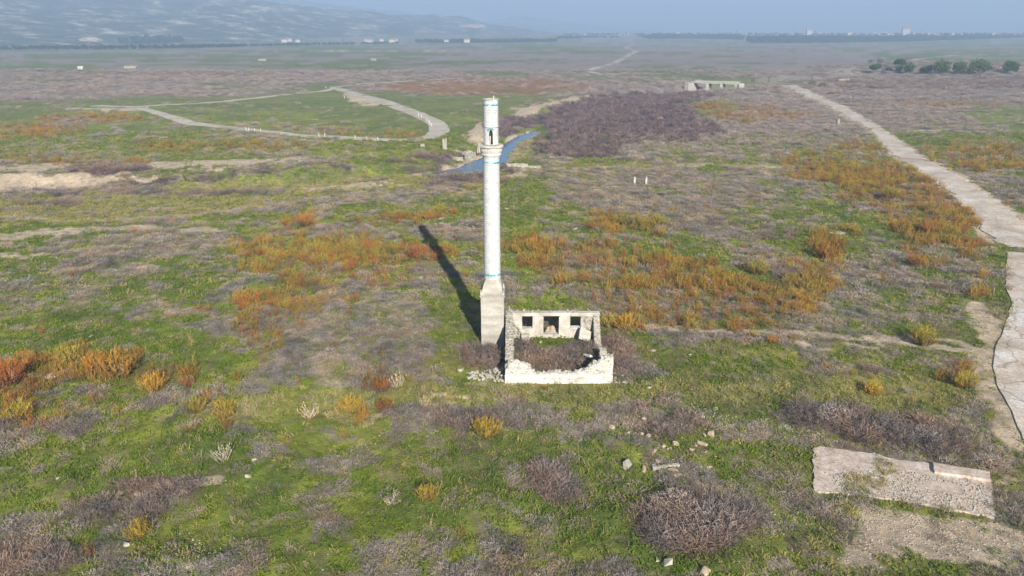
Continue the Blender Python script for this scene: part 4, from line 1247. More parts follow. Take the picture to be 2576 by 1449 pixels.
for w_, T_, y0 in ((rw1, [(0, 2.4), (.5, 2.35), (1.3, 1.7), (1.9, 1.3), (2.3, .5)], YF + TH), (rw2, [(0, .2), (.2, 1.3), (.6, 1.5), (1.1, .9), (1.4, .2)], 62.3), (rw3, [(0, .05), (.7, .3), (1.3, .9), (1.9, 1.5), (2.4, 2.3), (2.72, 2.6)], YB - TH - 2.75)):
    for _ in range(26):
        s = random.uniform(0, T_[-1][0]); h = top_h(T_, s)
        bed(w_, XR - TH + random.uniform(0, TH - .1), y0 + s, h + random.uniform(-.06, .08), random.uniform(.2, .42))
    for _ in range(14):
        s = random.uniform(0, T_[-1][0]); h = top_h(T_, s)
        bed(w_, XR - TH - .04, y0 + s, random.uniform(.2, max(.3, h)), random.uniform(.2, .36))
for a, b_, d in ((.1, .7, .02), (1.6, 3.5, .16), (6.2, 7.6, .18), (.7, 1.3, .12), (4.4, 5.2, .06)):
    for _ in range(int((b_ - a) * 11)):
        s = random.uniform(a, b_)
        bed(ms, XL + s, yb0 + random.uniform(.1, TH - .05), 2.72 + random.uniform(0, d), random.uniform(.2, .36))
for _ in range(46):                                          # rough right end of the rear wall where plaster has gone
    bed(ms, random.uniform(7.3, 8.85), yb0 - .01, random.uniform(.2, 2.6), random.uniform(.2, .36))
for _ in range(26):
    bed(ms, random.uniform(XL + .7, XL + 1.5), yb0 - .01 - random.uniform(0, .5), random.uniform(.1, 1.7), random.uniform(.2, .4))
# leaning slabs of fallen wall
for (x, y, sx, sy, rx, ry, rz) in ((7.3, 67.7, 1.3, 1.2, .95, .5, .35), (8.0, 60.6, 1.3, .9, .6, -.5, .6), (7.2, 62.5, .9, .6, .7, .3, 2.2)):
    bm = bmesh.new(); add_box(bm, -sx / 2, sx / 2, -sy / 2, sy / 2, -.1, .1, jit=.06)
    bmesh.ops.subdivide_edges(bm, edges=bm.edges[:], cuts=2, use_grid_fill=True)
    for v in bm.verts: v.co += Vector([random.uniform(-.03, .03)] * 3)
    o = from_bm('fallen_wall_piece', bm, M['plaster'], loc=(x, y, .75)); o.rotation_euler = (rx, ry, rz)
    tag(o, {7.3: 'broken wall slab leaning against the rear right corner inside the ruin', 8.0: 'tilted plaster slab leaning on the front right corner of the ruin', 7.2: 'brown wall chunk lying in the brush at the right of the ruin'}[x], 'wall slab')
# low plastered block at the left end of the rear wall, mud heap in the doorway
rough_panel('plaster_block', .95 - OX, 1.75 - OX, 67.6 - OY, 68.3 - OY, -.2, .75, M['plaster'], ms, .02)
bm = bmesh.new()
bmesh.ops.create_icosphere(bm, subdivisions=3, radius=1)
for v in bm.verts:
    n = (random.random() - .5) * .12
    v.co = Vector((v.co.x * (.75 + n * 3) + .12 * v.co.z, v.co.y * (.7 + n), v.co.z * (.85 + n * 3) if v.co.z > 0 else -.1))
o = from_bm('rubble_mound', bm, M['boulder'], loc=(4.05, 70.0, -.1)); tag(o, 'mound of earth and rubble in the middle opening of the rear wall', 'mound')
for px, py, s in ((1360, 863, .35), (1330, 838, .2), (1355, 845, .25), (1395, 845, .3), (1412, 846, .25)):
    q = P(px, py, .25)
    place_stone('stone', random.choice(ST_PALE), q, s, 'white stone lying in the grass just inside the rear wall', 'stones inside the rear wall')
# yard infill: grass in front of the rear wall
ex = rb.uniform(.2, 8.0, 420); ey = rb.uniform(59.3, 68.5, 420)
sc_ = rb.uniform(.8, 1.5, 420)
scatter('yard_grass', V['grass'], np.stack([ex, ey, terrain(ex, ey) + .05], -1), rots(rb, 420, .2), np.stack([sc_] * 3, -1), 'bright green grass growing inside the ruined walls')
# rusty rods and a bent stick on the walls
for (x, y, z, h, rx, ry, lab) in ((-.3, 68.7, 2.7, .8, 0, .03, 'thin upright rod at the left end of the rear wall top'), (8.1, 69.0, 2.7, .7, .1, -.9, 'thin bent pale rod sticking up from the right end of the rear wall')):
    bm = bmesh.new(); bmesh.ops.create_cone(bm, segments=8, radius1=.03, radius2=.022, depth=h, cap_ends=True)
    for v in bm.verts: v.co.z += h / 2
    o = from_bm('rod', bm, M['deadwood'], loc=(x, y, z)); o.rotation_euler = (rx, ry, 0); tag(o, lab, 'rod')

# rubble heap left of the ruin and stones at its right corner
for k in range(120):
    t = random.random()
    px = 1180 + 88 * (1 - (1 - t) ** 1.4) + random.uniform(-8, 4); w = (px - 1175) / 95
    py = 948 + random.uniform(-22, 16) * (.35 + .7 * w)
    if px > 1268: continue
    p = P(px, py); zz = T(p[0], p[1])
    s = random.uniform(.18, .44)
    lab = ('larger pale block among the small stones of the heap left of the ruin' if s > .37 else
           'outlying pale stone at the left tip of the heap left of the ruin' if px < 1205 else
           'pale rubble stone on the far side of the heap left of the ruin' if py < 943 else
           'pale rubble stone on the near edge of the heap left of the ruin' if py > 953 else 'pale rubble stone in the middle of the heap left of the ruin')
    place_stone('rubble_stone', random.choice(ST_PALE), (p[0], p[1], zz + max(0, .25 * w * (1 - abs(py - 948) / 22)) * random.random()), s,
                lab, 'rubble heap left of the ruin', 'rubble')
for k in range(26):
    px = 1543 + abs(random.gauss(0, 22)); py = 955 + random.uniform(-22, 14)
    p = P(px, py)
    place_stone('rubble_stone', random.choice(ST_PALE), (p[0], p[1], T(p[0], p[1])), random.uniform(.15, .42),
                'pale rubble stone fallen beside the front right corner of the ruin', 'rubble at the right corner of the ruin', 'rubble')
for k in range(16):
    p = P(1225 + random.uniform(-12, 16), 900 + random.uniform(-10, 14))
    place_stone('rubble_stone', random.choice(ST_PINK), (p[0], p[1], T(p[0], p[1]) + .2), random.uniform(.2, .4), 'brown rubble stone in the brush at the minaret foot', 'stones in the brush below the minaret', 'rubble')

# pebbles (stuff)
pc = bpy.data.collections.new('pebble_variants')
for me in ST_PALE[:5] + ST_PINK[:2]:
    pc.objects.link(bpy.data.objects.new('pebble_variant', me))
V['pebble'] = pc
PEB = [(2100, 1250, 220, 50, .8), (2400, 1385, 250, 70, 1.0, 4), (1860, 1060, 150, 40, .35), (1800, 1030, 130, 20, .7), (500, 1400, 70, 50, .9), (880, 1100, 70, 16, .8), (930, 1075, 60, 10, .5), (2520, 1120, 50, 30, .7), (1270, 960, 80, 20, .4), (1650, 965, 120, 20, .3), (560, 1195, 50, 12, .8), (2250, 870, 200, 12, .25), (2250, 1195, 200, 50, .8), (1500, 975, 60, 8, .4)]
def peb_prob(c, x, y):
    return np.clip(blobs(c['px'], c['py'], PEB) * .8 + c['bare'] * .12 * (y < 120) + .004, 0, 1)
put('pebble', 'pebbles', [(30, 75, 20, 1.0), (75, 150, 1.0, 1.8)], peb_prob, (.05, .17), 'scattered pale pebbles on bare earth and thin grass', 209, .5)

# ------------------------------------------------------------------ concrete slab foundation, lower right
def slab_poly(name, pts, z, th, m, jitter=.0, inset=0, label=None):
    W_ = [Vector(P(a, b, z)[:2]) for a, b in pts]
    ring = []
    for a, b_ in zip(W_, W_[1:] + W_[:1]):
        n = max(1, int((b_ - a).length / .35))
        for k in range(n):
            q = a.lerp(b_, k / n)
            ring.append(q + Vector((random.uniform(-jitter, jitter), random.uniform(-jitter, jitter))))
    bm = bmesh.new()
    top = [bm.verts.new((q.x, q.y, z)) for q in ring]; bot = [bm.verts.new((q.x, q.y, z - th)) for q in ring]
    bm.faces.new(top); bm.faces.new(bot[::-1])
    for k in range(len(top)):
        k2 = (k + 1) % len(top)
        bm.faces.new((top[k], bot[k], bot[k2], top[k2]))
    bmesh.ops.triangulate(bm, faces=[f for f in bm.faces if len(f.verts) > 4])
    o = from_bm(name, bm, m)
    return o
o = slab_poly('floor_slab', [(2047, 1126), (2062, 1122), (2200, 1140), (2262, 1158), (2345, 1164), (2420, 1182), (2490, 1196), (2505, 1302), (2440, 1290), (2300, 1264), (2180, 1245), (2047, 1236)], .13, .6, M['slab'], .09)
tag(o, 'spalled pale concrete floor slab in the grass at lower right', 'slab')
o = slab_poly('low_wall', [(2347, 1163), (2490, 1186), (2492, 1206), (2352, 1186)], .32, .7, M['slab'], .03)
tag(o, 'low concrete wall stub along the far edge of the floor slab', 'wall')
# crumbled concrete lumps lying over the slab
ex, ey, es = [], [], []
rp = np.random.default_rng(5)
bb = SLABP
while len(ex) < 3000:
    q = P(rp.uniform(2047, 2505), rp.uniform(1122, 1302), .3)
    a_, b_ = proj(np.array([q[0]]), np.array([q[1]]), np.array([.3]))
    if not inside(np.array([q[0]]), np.array([q[1]]), world_poly([(2060, 1150), (2345, 1190), (2480, 1212), (2497, 1290), (2300, 1258), (2110, 1232), (2090, 1190), (2055, 1180)], .3))[0]: continue
    if float(vnoise(np.array([q[0] * .8]), np.array([q[1] * .8]), 5)[0]) < rp.uniform(.25, .75): continue
    ex.append(q[0]); ey.append(q[1]); es.append(rp.uniform(.04, .10) if rp.random() < .75 else rp.uniform(.1, .22))
es = np.array(es)
scatter('concrete_crumbs', pc, np.stack([ex, ey, np.full(len(ex), .135)], -1), rots(rp, len(ex), .6), np.stack([es, es, es * .6], -1), 'crumbled concrete lumps and stones strewn over the floor slab')

ex, ey = [], []
while len(ex) < 260:
    q = P(rp.uniform(2040, 2510), rp.uniform(1118, 1306), .1)
    if float(vnoise(np.array([q[0] * .6]), np.array([q[1] * .6]), 8)[0]) < .55: continue
    ex.append(q[0]); ey.append(q[1])
sg = rp.uniform(.5, 1.1, len(ex))
scatter('weeds', V['drygrass'], np.stack([ex, ey, np.full(len(ex), .12)], -1), rots(rp, len(ex), .3), np.stack([sg, sg, sg * .8], -1), 'dry weeds growing through the cracks of the floor slab')

# ------------------------------------------------------------------ bridge
br = empty('bridge', (BR[0], BR[1], 0), R(-27))
tag(br, 'small flat concrete road bridge on tapered piers over the stream', 'bridge')
zt = 2.2
bm = bmesh.new(); add_box(bm, -12.5, 12.5, -4.2, 4.2, zt - .75, zt); from_bm('deck', bm, M['concrete'], br)
for sy in (-1, 1):
    bm = bmesh.new(); add_box(bm, -13.5, 13.5, sy * 4.22 - .2, sy * 4.22 + .2, zt - .1 + .003, zt + .28); from_bm('kerb', bm, M['concrete'], br)
for x in (-3.9, 4.1):
    bm = bmesh.new()
    vs = add_box(bm, -.6, .6, -4.1, 4.1, -6, zt - .76)
    for v in bm.verts:
        if v.co.z < -1:
            v.co.x *= 1.5; v.co.y *= 1.25
    from_bm('pier', bm, M['concrete'], br, loc=(x, 0, 0))
for x, w in ((-13.6, 1.7), (13.6, 1.7)):
    bm = bmesh.new(); add_box(bm, -w, w, -4.5, 4.5, -6, zt - .77)
    for v in bm.verts:
        if v.co.z < -1 and v.co.x * x < 0: v.co.x *= 1.9
    from_bm('abutment', bm, M['concrete'], br, loc=(x, 0, 0))
for sx in (-1, 1):
    bm = bmesh.new(); add_box(bm, -1.5, 1.5, -.25, .25, -3, zt - .1)
    w = from_bm('wing_wall', bm, M['concrete'], br, loc=(sx * 15.6, -4.9, 0)); w.rotation_euler = (0, 0, sx * R(25))

# ------------------------------------------------------------------ trees
def leaf_crown(rng, rad, hz, n, leaf, lobes):
    T_ = []
    Lb = []
    for _ in range(lobes):
        a = rng.uniform(0, 6.283); q = rng.uniform(.2, .75)
        Lb.append((math.cos(a) * q * rad, math.sin(a) * q * rad, hz * rng.uniform(.35, .8), rng.uniform(.35, .55) * rad))
    for _ in range(n):
        cx, cy_, cz, cr = Lb[rng.integers(len(Lb))]
        v = rng.normal(size=3); v /= np.linalg.norm(v)
        q = np.array([cx, cy_, cz]) + v * cr * (rng.random() ** .25) * np.array([1, 1, .75])
        if q[2] < .4: continue
        d = rng.normal(size=3); d /= np.linalg.norm(d)
        e = np.cross(d, rng.normal(size=3)); e /= np.linalg.norm(e)
        s = leaf * rng.uniform(.6, 1.4)
        T_.append((q, q + d * s, q + e * s)); T_.append((q + d * s, q + e * s, q + (d + e) * s * .9))
    return T_
def trunk_bm(h, r, branches, spread):
    bm = bmesh.new()
    def limb(a, b_, r0, r1):
        d = (b_ - a); L = d.length
        mt = Matrix.Translation(a) @ d.to_track_quat('Z', 'Y').to_matrix().to_4x4() @ Matrix.Translation((0, 0, L / 2))
        bmesh.ops.create_cone(bm, segments=7, radius1=r0, radius2=r1, depth=L, cap_ends=True, matrix=mt)
    top = Vector((random.uniform(-.2, .2), random.uniform(-.2, .2), h * .45))
    limb(Vector((0, 0, -.3)), top, r, r * .7)
    for k in range(branches):
        a = 6.283 * k / branches + random.random()
        limb(top, Vector((math.cos(a) * spread, math.sin(a) * spread, h * random.uniform(.65, .9))), r * .55, r * .15)
    return bm
for i, (px, py, dw, hh, lab) in enumerate([
    (2198, 181, 8, 4.2, 'low round dark tree at the left end of the row on the mound'),
    (2236, 179, 4, 2.0, 'very small dark tree second from the left end of the row'),
    (2262, 166, 8, 4.6, 'dark tree higher on the mound behind the row'),
    (2258, 181, 6, 4.0, 'small dark tree in front of the one higher on the mound'),
    (2291, 184, 11, 7.0, 'medium dark tree right of the two close small ones'),
    (2330, 186, 9, 6.0, 'medium small dark tree near the middle of the row'),
    (2364, 186, 13, 8.5, 'large dark tree with a pale one behind it'),
    (2412, 187, 13, 8.3, 'large dark tree left of the biggest dark one'),
    (2458, 188, 17, 9.8, 'biggest dark tree of the row on the mound'),
    (2535, 186, 12, 8.5, 'round dark tree standing apart at the right end')]):
    p = G(px, py)
    tr = empty('oak_tree', p); tag(tr, lab, 'tree', 'dark round trees on the mound')
    rr = np.random.default_rng(300 + i)
    me = tri_mesh('crown', leaf_crown(rr, dw / 2, hh, 1500, .55, 12), None, M['oak'])
    link('crown', me, None, tr)
    from_bm('trunk', trunk_bm(hh, .3, 5, dw * .25), M['bark'], tr)
M['scrub_tree'] = veg_mat('bare_tree_twigs', (.13, .10, .09), (.27, .23, .19), (.8, .8, .8), (1.1, 1.1, 1.1), 5, .1)
for i, (px, py, dw, hh, lab) in enumerate([
    (2370, 168, 8, 6, 'pale half bare tree behind the dark row'), (2190, 158, 9, 4, 'grey bushy tree on the left crest of the mound'), (2215, 158, 8, 3.5, 'brown bushy tree beside the grey one on the crest'),
    (2285, 155, 10, 5, 'dark grey bushy tree on the top of the mound'), (2490, 178, 6, 4, 'small pale bush between the two right dark trees'),
    (2065, 222, 6, 3, 'brown bush beside the far end of the road'), (2040, 218, 5, 2.5, 'olive brown bush nearest the far end of the road')]):
    p = G(px, py)
    tr = empty('bare_tree', p); tag(tr, lab, 'tree', 'bare bushy trees on the mound')
    rr = np.random.default_rng(400 + i)
    link('crown', tri_mesh('crown', leaf_crown(rr, dw / 2, hh, 700, .3, 7), None, M['scrub_tree']), None, tr)
    from_bm('trunk', trunk_bm(hh, .16, 4, dw * .25), M['bark'], tr)

# scrub belt in front of the oaks (mass)
rs = np.random.default_rng(71)
n = 900
a = rs.uniform(2080, 2800, n); b_ = rs.uniform(192, 218, n)
pp = np.array([P(i, j, 1.0) for i, j in zip(a, b_)])
zz = terrain(pp[:, 0], pp[:, 1]); s = rs.uniform(2.0, 4.2, n)
scatter('scrub_belt', V['brush'], np.stack([pp[:, 0], pp[:, 1], zz - .2], -1), rots(rs, n, .1), np.stack([s, s, s * rs.uniform(.7, 1.0, n)], -1), 'belt of leafless brown scrub in front of the dark trees')

# far woods: masses of trees along the edge of the plain
fcol = bpy.data.collections.new('far_tree_variants')
for k in range(5):
    rr = np.random.default_rng(500 + k)
    me = tri_mesh('far_tree', leaf_crown(rr, 5.5, 17, 520, 1.7, 9), None, M['wood_far'])
    fcol.objects.link(bpy.data.objects.new('far_tree_variant', me))
def far_wood(name, line, depth, n, hs, label, seed):
    rr = np.random.default_rng(seed)
    L = [P(a, b) for a, b in line]
    seg = [math.hypot(L[i + 1][0] - L[i][0], L[i + 1][1] - L[i][1]) for i in range(len(L) - 1)]
    pos = []
    for _ in range(n):
        i = rr.choice(len(seg), p=np.array(seg) / sum(seg)); t = rr.random()
        x = L[i][0] * (1 - t) + L[i + 1][0] * t; y = L[i][1] * (1 - t) + L[i + 1][1] * t
        pos.append((x, y + rr.random() ** 1.5 * depth, -.5))
    s = rr.uniform(hs[0], hs[1], n)
    o = scatter(name, fcol, pos, rots(rr, n, .04), np.stack([s, s, s * rr.uniform(.9, 1.1, n)], -1), label)
    return o
far_wood('far_woods', [(-700, 134), (-300, 129), (0, 126), (200, 125), (420, 123), (600, 119)], 60, 700, (.38, .55), 'long low dark wood along the foot of the left hills', 1)
far_wood('far_woods', [(300, 112), (430, 112)], 120, 60, (1.1, 1.5), 'taller clump of trees behind the left wood', 2)
far_wood('far_woods', [(600, 118), (800, 114), (1000, 111)], 80, 200, (.3, .5), 'thin tree belt below the middle of the hills', 3)
far_wood('far_woods', [(1045, 110), (1200, 109), (1400, 107)], 120, 330, (.6, .85), 'tree belt at the right foot of the hills', 4)
far_wood('far_woods', [(1405, 104), (1500, 103), (1560, 103)], 150, 110, (1.0, 1.3), 'low wood left of the zigzag track', 5)
far_wood('far_woods', [(1630, 104), (1750, 104), (1880, 105)], 250, 260, (1.2, 1.6), 'rounded wood between the track and the long plantation', 6)
far_wood('far_woods', [(1912, 110), (2100, 109), (2300, 108), (2450, 107), (2800, 105)], 120, 1300, (1.2, 1.38), 'long even dark plantation in front of the far town', 7)

# ------------------------------------------------------------------ far houses
house_bm = bmesh.new(); add_box(house_bm, -6, 6, -4.5, 4.5, 0, 6)
wall_me = bpy.data.meshes.new('wall'); bmesh.ops.recalc_face_normals(house_bm, faces=house_bm.faces); house_bm.to_mesh(wall_me); house_bm.free(); wall_me.materials.append(M['house_wall'])
rbm = bmesh.new()
vs = [rbm.verts.new(v) for v in ((-6.5, -5, 6.003), (6.5, -5, 6.003), (6.5, 5, 6.003), (-6.5, 5, 6.003), (-6, 0, 8.4), (6, 0, 8.4))]
for f in ((0, 3, 2, 1), (0, 1, 5, 4), (2, 3, 4, 5), (1, 2, 5), (3, 0, 4)): rbm.faces.new([vs[i] for i in f])
bmesh.ops.recalc_face_normals(rbm, faces=rbm.faces)
roof_me = bpy.data.meshes.new('roof'); rbm.to_mesh(roof_me); rbm.free(); roof_me.materials.append(M['house_roof'])
wbm = bmesh.new()
for k in range(4):
    for zz in (1.2, 3.8): add_box(wbm, -4.6 + k * 2.6, -3.4 + k * 2.6, -4.56, -4.503, zz, zz + 1.3)
win_me = bpy.data.meshes.new('windows'); wbm.to_mesh(win_me); wbm.free(); win_me.materials.append(M['dark_inside'])
def far_house(px, py, s, label, group, base=0.0, tall=1.0, z=0.0):
    p = P(px, py, z)
    if z > 12:                                   # the far town stands on the slight rise beyond the plantation
        th = math.atan((px - 1288) / F / (CT + ST * .3491)); dd = 3300 + 900 * rh.random()
        p = (dd * math.sin(th), dd * math.cos(th), 19.5)
    h = empty('house', p, random.uniform(-.5, .5)); h.scale = (s, s, s * tall)
    tag(h, label, 'house', group)
    link('wall', wall_me, None, h); link('roof', roof_me, None, h)
rh = random.Random(3)
for k in range(26):
    px = rh.choice([rh.uniform(-60, 60), rh.uniform(60, 230), rh.uniform(180, 230)]); py = 109 + rh.uniform(-3, 4)
    far_house(px, py, rh.uniform(.5, .9), 'tiny white house of the village at the foot of the left hills', 'village houses below the left hills', z=0)
for k in range(14):
    far_house(rh.choice([rh.uniform(700, 760), rh.uniform(920, 1010), rh.uniform(1060, 1140), rh.uniform(1160, 1230)]), 106 + rh.uniform(-2, 1), rh.uniform(.8, 1.3), 'tiny pale house below the middle hills', 'scattered houses below the hills', z=5)
for k in range(90):
    px = rh.choice([rh.uniform(1430, 1720), rh.uniform(1860, 2080), rh.uniform(2100, 2520), rh.uniform(2200, 2400), rh.uniform(2520, 2900)])
    far_house(px, rh.uniform(86.6, 88.6), rh.choice([.5, .6, .7, .8, 1.0, 1.4]), 'tiny white building of the far town on the horizon', 'buildings of the far town', tall=rh.uniform(.8, 1.6), z=12.6)
for px, s in ((1860, 1.5), (2035, 1.8), (2278, 2.2)):
    far_house(px, 88, s, {1860: 'leftmost large white building of the far town', 2035: 'large white building beside the far minaret', 2278: 'tallest white building on the right of the far town'}[px], 'buildings of the far town', tall=1.8, z=12.6)
far_house(1621, 104, 1.3, 'lone pale farm building beside the end of the zigzag track', 'scattered houses below the hills', z=0)
far_house(2020, 103, 1.0, 'low white building left of the long plantation', 'scattered houses below the hills', z=0)
fm = empty('far_minaret', (3500 * math.sin(math.atan((2031 - 1288) / F / (CT + ST * .3491))), 3500 * math.cos(math.atan((2031 - 1288) / F / (CT + ST * .3491))), 19)); tag(fm, 'thin white minaret rising over the far town', 'minaret')
lathe('shaft', [(1.8, 0), (1.6, 30)], M['house_wall'], fm, 10); lathe('spire', [(2.0, 30.01), (.2, 38)], M['house_wall'], fm, 10)

rt = np.random.default_rng(77)
tp_ = []
for _ in range(420):
    th = math.atan((rt.uniform(1420, 2700) - 1288) / F / (CT + ST * .3491)); dd = rt.uniform(3050, 4200)
    tp_.append((dd * math.sin(th), dd * math.cos(th), 18.5))
st_ = rt.uniform(.3, .7, 420)
scatter('far_woods', fcol, tp_, rots(rt, 420, .04), np.stack([st_ * 1.6, st_ * 1.6, st_], -1), 'low trees standing between the buildings of the far town')

# pale quarry scar and cleared slopes on the hills are separate outcrops
def scar(px, py, w, h, R_, label):
    th = math.atan((px - 1288) / F / (CT + ST * .3491)); x = R_ * math.sin(th); y = R_ * math.cos(th); z = CAM_H + (84 - py) / F * R_
    bm = bmesh.new(); bmesh.ops.create_icosphere(bm, subdivisions=3, radius=1)
    for v in bm.verts:
        n = 1 + (random.random() - .5) * .25
        v.co = Vector((v.co.x * w * n, v.co.y * w * .5 * n, v.co.z * h * n))
    o = from_bm('quarry', bm, M['quarry'], loc=(x, y, z)); tag(o, label, 'quarry')
scar(1190, 71, 66, 12, 3650, 'pale pink quarry scar near the right end of the hills')
scar(225, 99, 30, 8, 2280, 'pale sandy quarry face above the left village')

# ------------------------------------------------------------------ posts, pillars and ruins in the plain
def post(px, py, h, w, label, group, lean=0):
    p = G(px, py)
    bm = bmesh.new(); add_box(bm, -w / 2, w / 2, -w / 2, w / 2, -.2, h, jit=w * .05)
    add_box(bm, -w * .35, w * .35, -w * .35, w * .35, h, h + w * .2)
    o = from_bm('post', bm, M['whitewash'], loc=p); o.rotation_euler = (0, lean, random.random())
    tag(o, label, 'post', group)
post(1595, 464, 1.5, .4, 'left one of the two white posts standing in grey scrub', 'pair of white posts')
post(1625, 463, 1.4, .38, 'right one of the two white posts standing in grey scrub', 'pair of white posts')
for px, py in ((620, 330), (626, 331), (640, 333), (656, 334), (803, 345), (817, 345), (893, 352), (923, 354), (951, 355), (1052, 292), (1060, 296), (1066, 303), (1072, 306), (1077, 309), (1081, 313), (1085, 318), (820, 223), (866, 248)):
    lab = ('short white post in the left cluster on the near edge of the looping track' if px < 700 and not px == 640 else 'widest leaning white post of the left cluster by the looping track' if px == 640 else
           'lone white post near the far corner of the looping track' if px == 820 else 'lone white post inside the far corner of the loop field' if px == 866 else
           'white post on the lower middle stretch of the looping track' if px < 1000 else 'white post of the curved row on the right bend of the looping track')
    post(px, py, 1.2, .22, lab, 'white posts along the looping track', random.uniform(-.15, .15))
def block_ruin(px, py, dims, rz, label, m='stone', z=0):
    p = G(px, py)
    bm = bmesh.new(); add_box(bm, -dims[0] / 2, dims[0] / 2, -dims[1] / 2, dims[1] / 2, -.3, dims[2], jit=.08)
    bmesh.ops.subdivide_edges(bm, edges=bm.edges[:], cuts=4, use_grid_fill=True)
    for v in bm.verts:
        v.co += Vector((random.uniform(-.06, .06), random.uniform(-.12, .12), random.uniform(-.45, .1) * dims[2] if v.co.z > .1 else 0))
    o = from_bm('wall_remnant', bm, M[{'stone': 'rubble'}.get(m, m)], loc=p); o.rotation_euler = (0, 0, rz); tag(o, label, 'wall remnant')
block_ruin(1119, 376, (1.1, .9, 2.9), .2, 'lone upright stone pillar on the bank left of the minaret')
block_ruin(1168, 392, (7, 1.0, 1.3), -.5, 'long broken masonry wall on the bank above the water')
block_ruin(1182, 401, (2.2, 1.6, 2.2), -.5, 'square masonry block at the water edge')
block_ruin(1145, 402, (4, 1.2, .7), .1, 'low broken masonry left of the square block at the water')
block_ruin(1063, 372, (1.0, 1.0, 1.0), .2, 'small white block in grass left of the stone pillar')
block_ruin(1300, 420, (5, 1.2, .8), .15, 'broken pale masonry on the near bank right of the minaret')
block_ruin(1345, 424, (3, 1.0, .6), -.3, 'tilted pale slab on the near bank right of the minaret')
block_ruin(2311, 330, (9, 1.1, .3), 0, 'long pale fallen beam right of the road')
block_ruin(2107, 316, (.9, .9, 2.2), 0, 'white pillar stub left of the road in grey scrub')
block_ruin(2105, 590, (2.2, .5, .3), -.1, 'pale fallen beam with debris behind the tall orange shrub')
block_ruin(204, 176, (4, 4, 3), .3, 'tiny white hut alone on the far left plain', 'whitewash')
block_ruin(330, 172, (10, 5, 2), .1, 'small heap of pale ruins right of the tiny hut', 'stone')
block_ruin(660, 153, (9, 4, 2), .1, 'pale far ruin dot on the upper left plain', 'stone')
block_ruin(940, 152, (6, 4, 2), .1, 'pale far ruin dot nearer the centre of the plain', 'stone')
block_ruin(2120, 205, (8, 3, 1.5), .1, 'rocky rubble bank beside the road below the mound', 'boulder')
for i, (px, py) in enumerate([(1190, 572), (1178, 566), (1196, 577), (1160, 566), (1110, 563), (1275, 527), (1290, 520), (1445, 578), (1550, 472)]):
    place_stone('wall_stone', random.choice(ST_PALE), G(px, py), (1.3, .6, .45), 'pale flat stone of an old foundation behind the minaret', 'old foundation stones behind the minaret', 'stone')

# ------------------------------------------------------------------ shrubs one can tell apart
def shrub_meshes(fn, m, k, stem_m=None):
    return [tri_mesh('foliage', fn(VR), None, m) for _ in range(k)]
SH = {'yellow': shrub_meshes(lambda r: spray(r, 75, .8, (.8, 1.5), .03, 15, (.12, .34)), M['yellow'], 3),
      'orange': shrub_meshes(lambda r: spray(r, 75, .8, (.8, 1.6), .03, 15, (.12, .32)), M['orange'], 3),
      'straw': shrub_meshes(lambda r: spray(r, 26, .7, (.7, 1.4), .05, 5, (.10, .25)), M['straw'], 3),
      'olive': shrub_meshes(lambda r: spray(r, 75, .8, (.8, 1.5), .03, 15, (.12, .32)), M['olive'], 2),
      'scrub': shrub_meshes(lambda r: blades(r, 1700, .9, (.06, .20), (.006, .014), 1.4, dome=.6, out=.7), M['scrub'], 3),
      'brush': shrub_meshes(lambda r: blades(r, 1500, .9, (.08, .26), (.006, .014), 1.4, dome=.7, out=.7), M['brush'], 2)}
STEMS = []
for k in range(3):
    T_ = []
    for _ in range(9):
        a_ = VR.uniform(0, 6.28); tip = np.array([math.cos(a_) * .45, math.sin(a_) * .45, VR.uniform(.5, .9)])
        s = np.cross(tip, VR.normal(size=3)); s = s / np.linalg.norm(s) * .03
        T_.append((-s, s, tip))
        s2 = np.cross(tip, s); s2 = s2 / np.linalg.norm(s2) * .03
        T_.append((-s2, s2, tip))
    STEMS.append(tri_mesh('stem', T_, None, M['deadwood']))
STEMS_D = [m_.copy() for m_ in STEMS]
for m_ in STEMS_D: m_.materials[0] = M['brush']
NM = {'yellow': 'yellow_shrub', 'orange': 'orange_shrub', 'straw': 'straw_shrub', 'olive': 'olive_shrub', 'scrub': 'grey_shrub', 'brush': 'brown_shrub'}
def shrub(kind, px, py, s, label, group=None, hs=1.0):
    p = G(px, py)
    r = empty(NM[kind], (p.x, p.y, p.z - .05), random.uniform(0, 6.28)); s *= 1.25 if kind in ('yellow', 'orange', 'olive', 'straw') else 1.1; r.scale = (s, s, s * hs)
    tag(r, label, 'shrub', group)
    link('foliage', random.choice(SH[kind]), None, r); st = link('stem', random.choice(STEMS if kind not in ('scrub', 'brush') else STEMS_D), None, r)
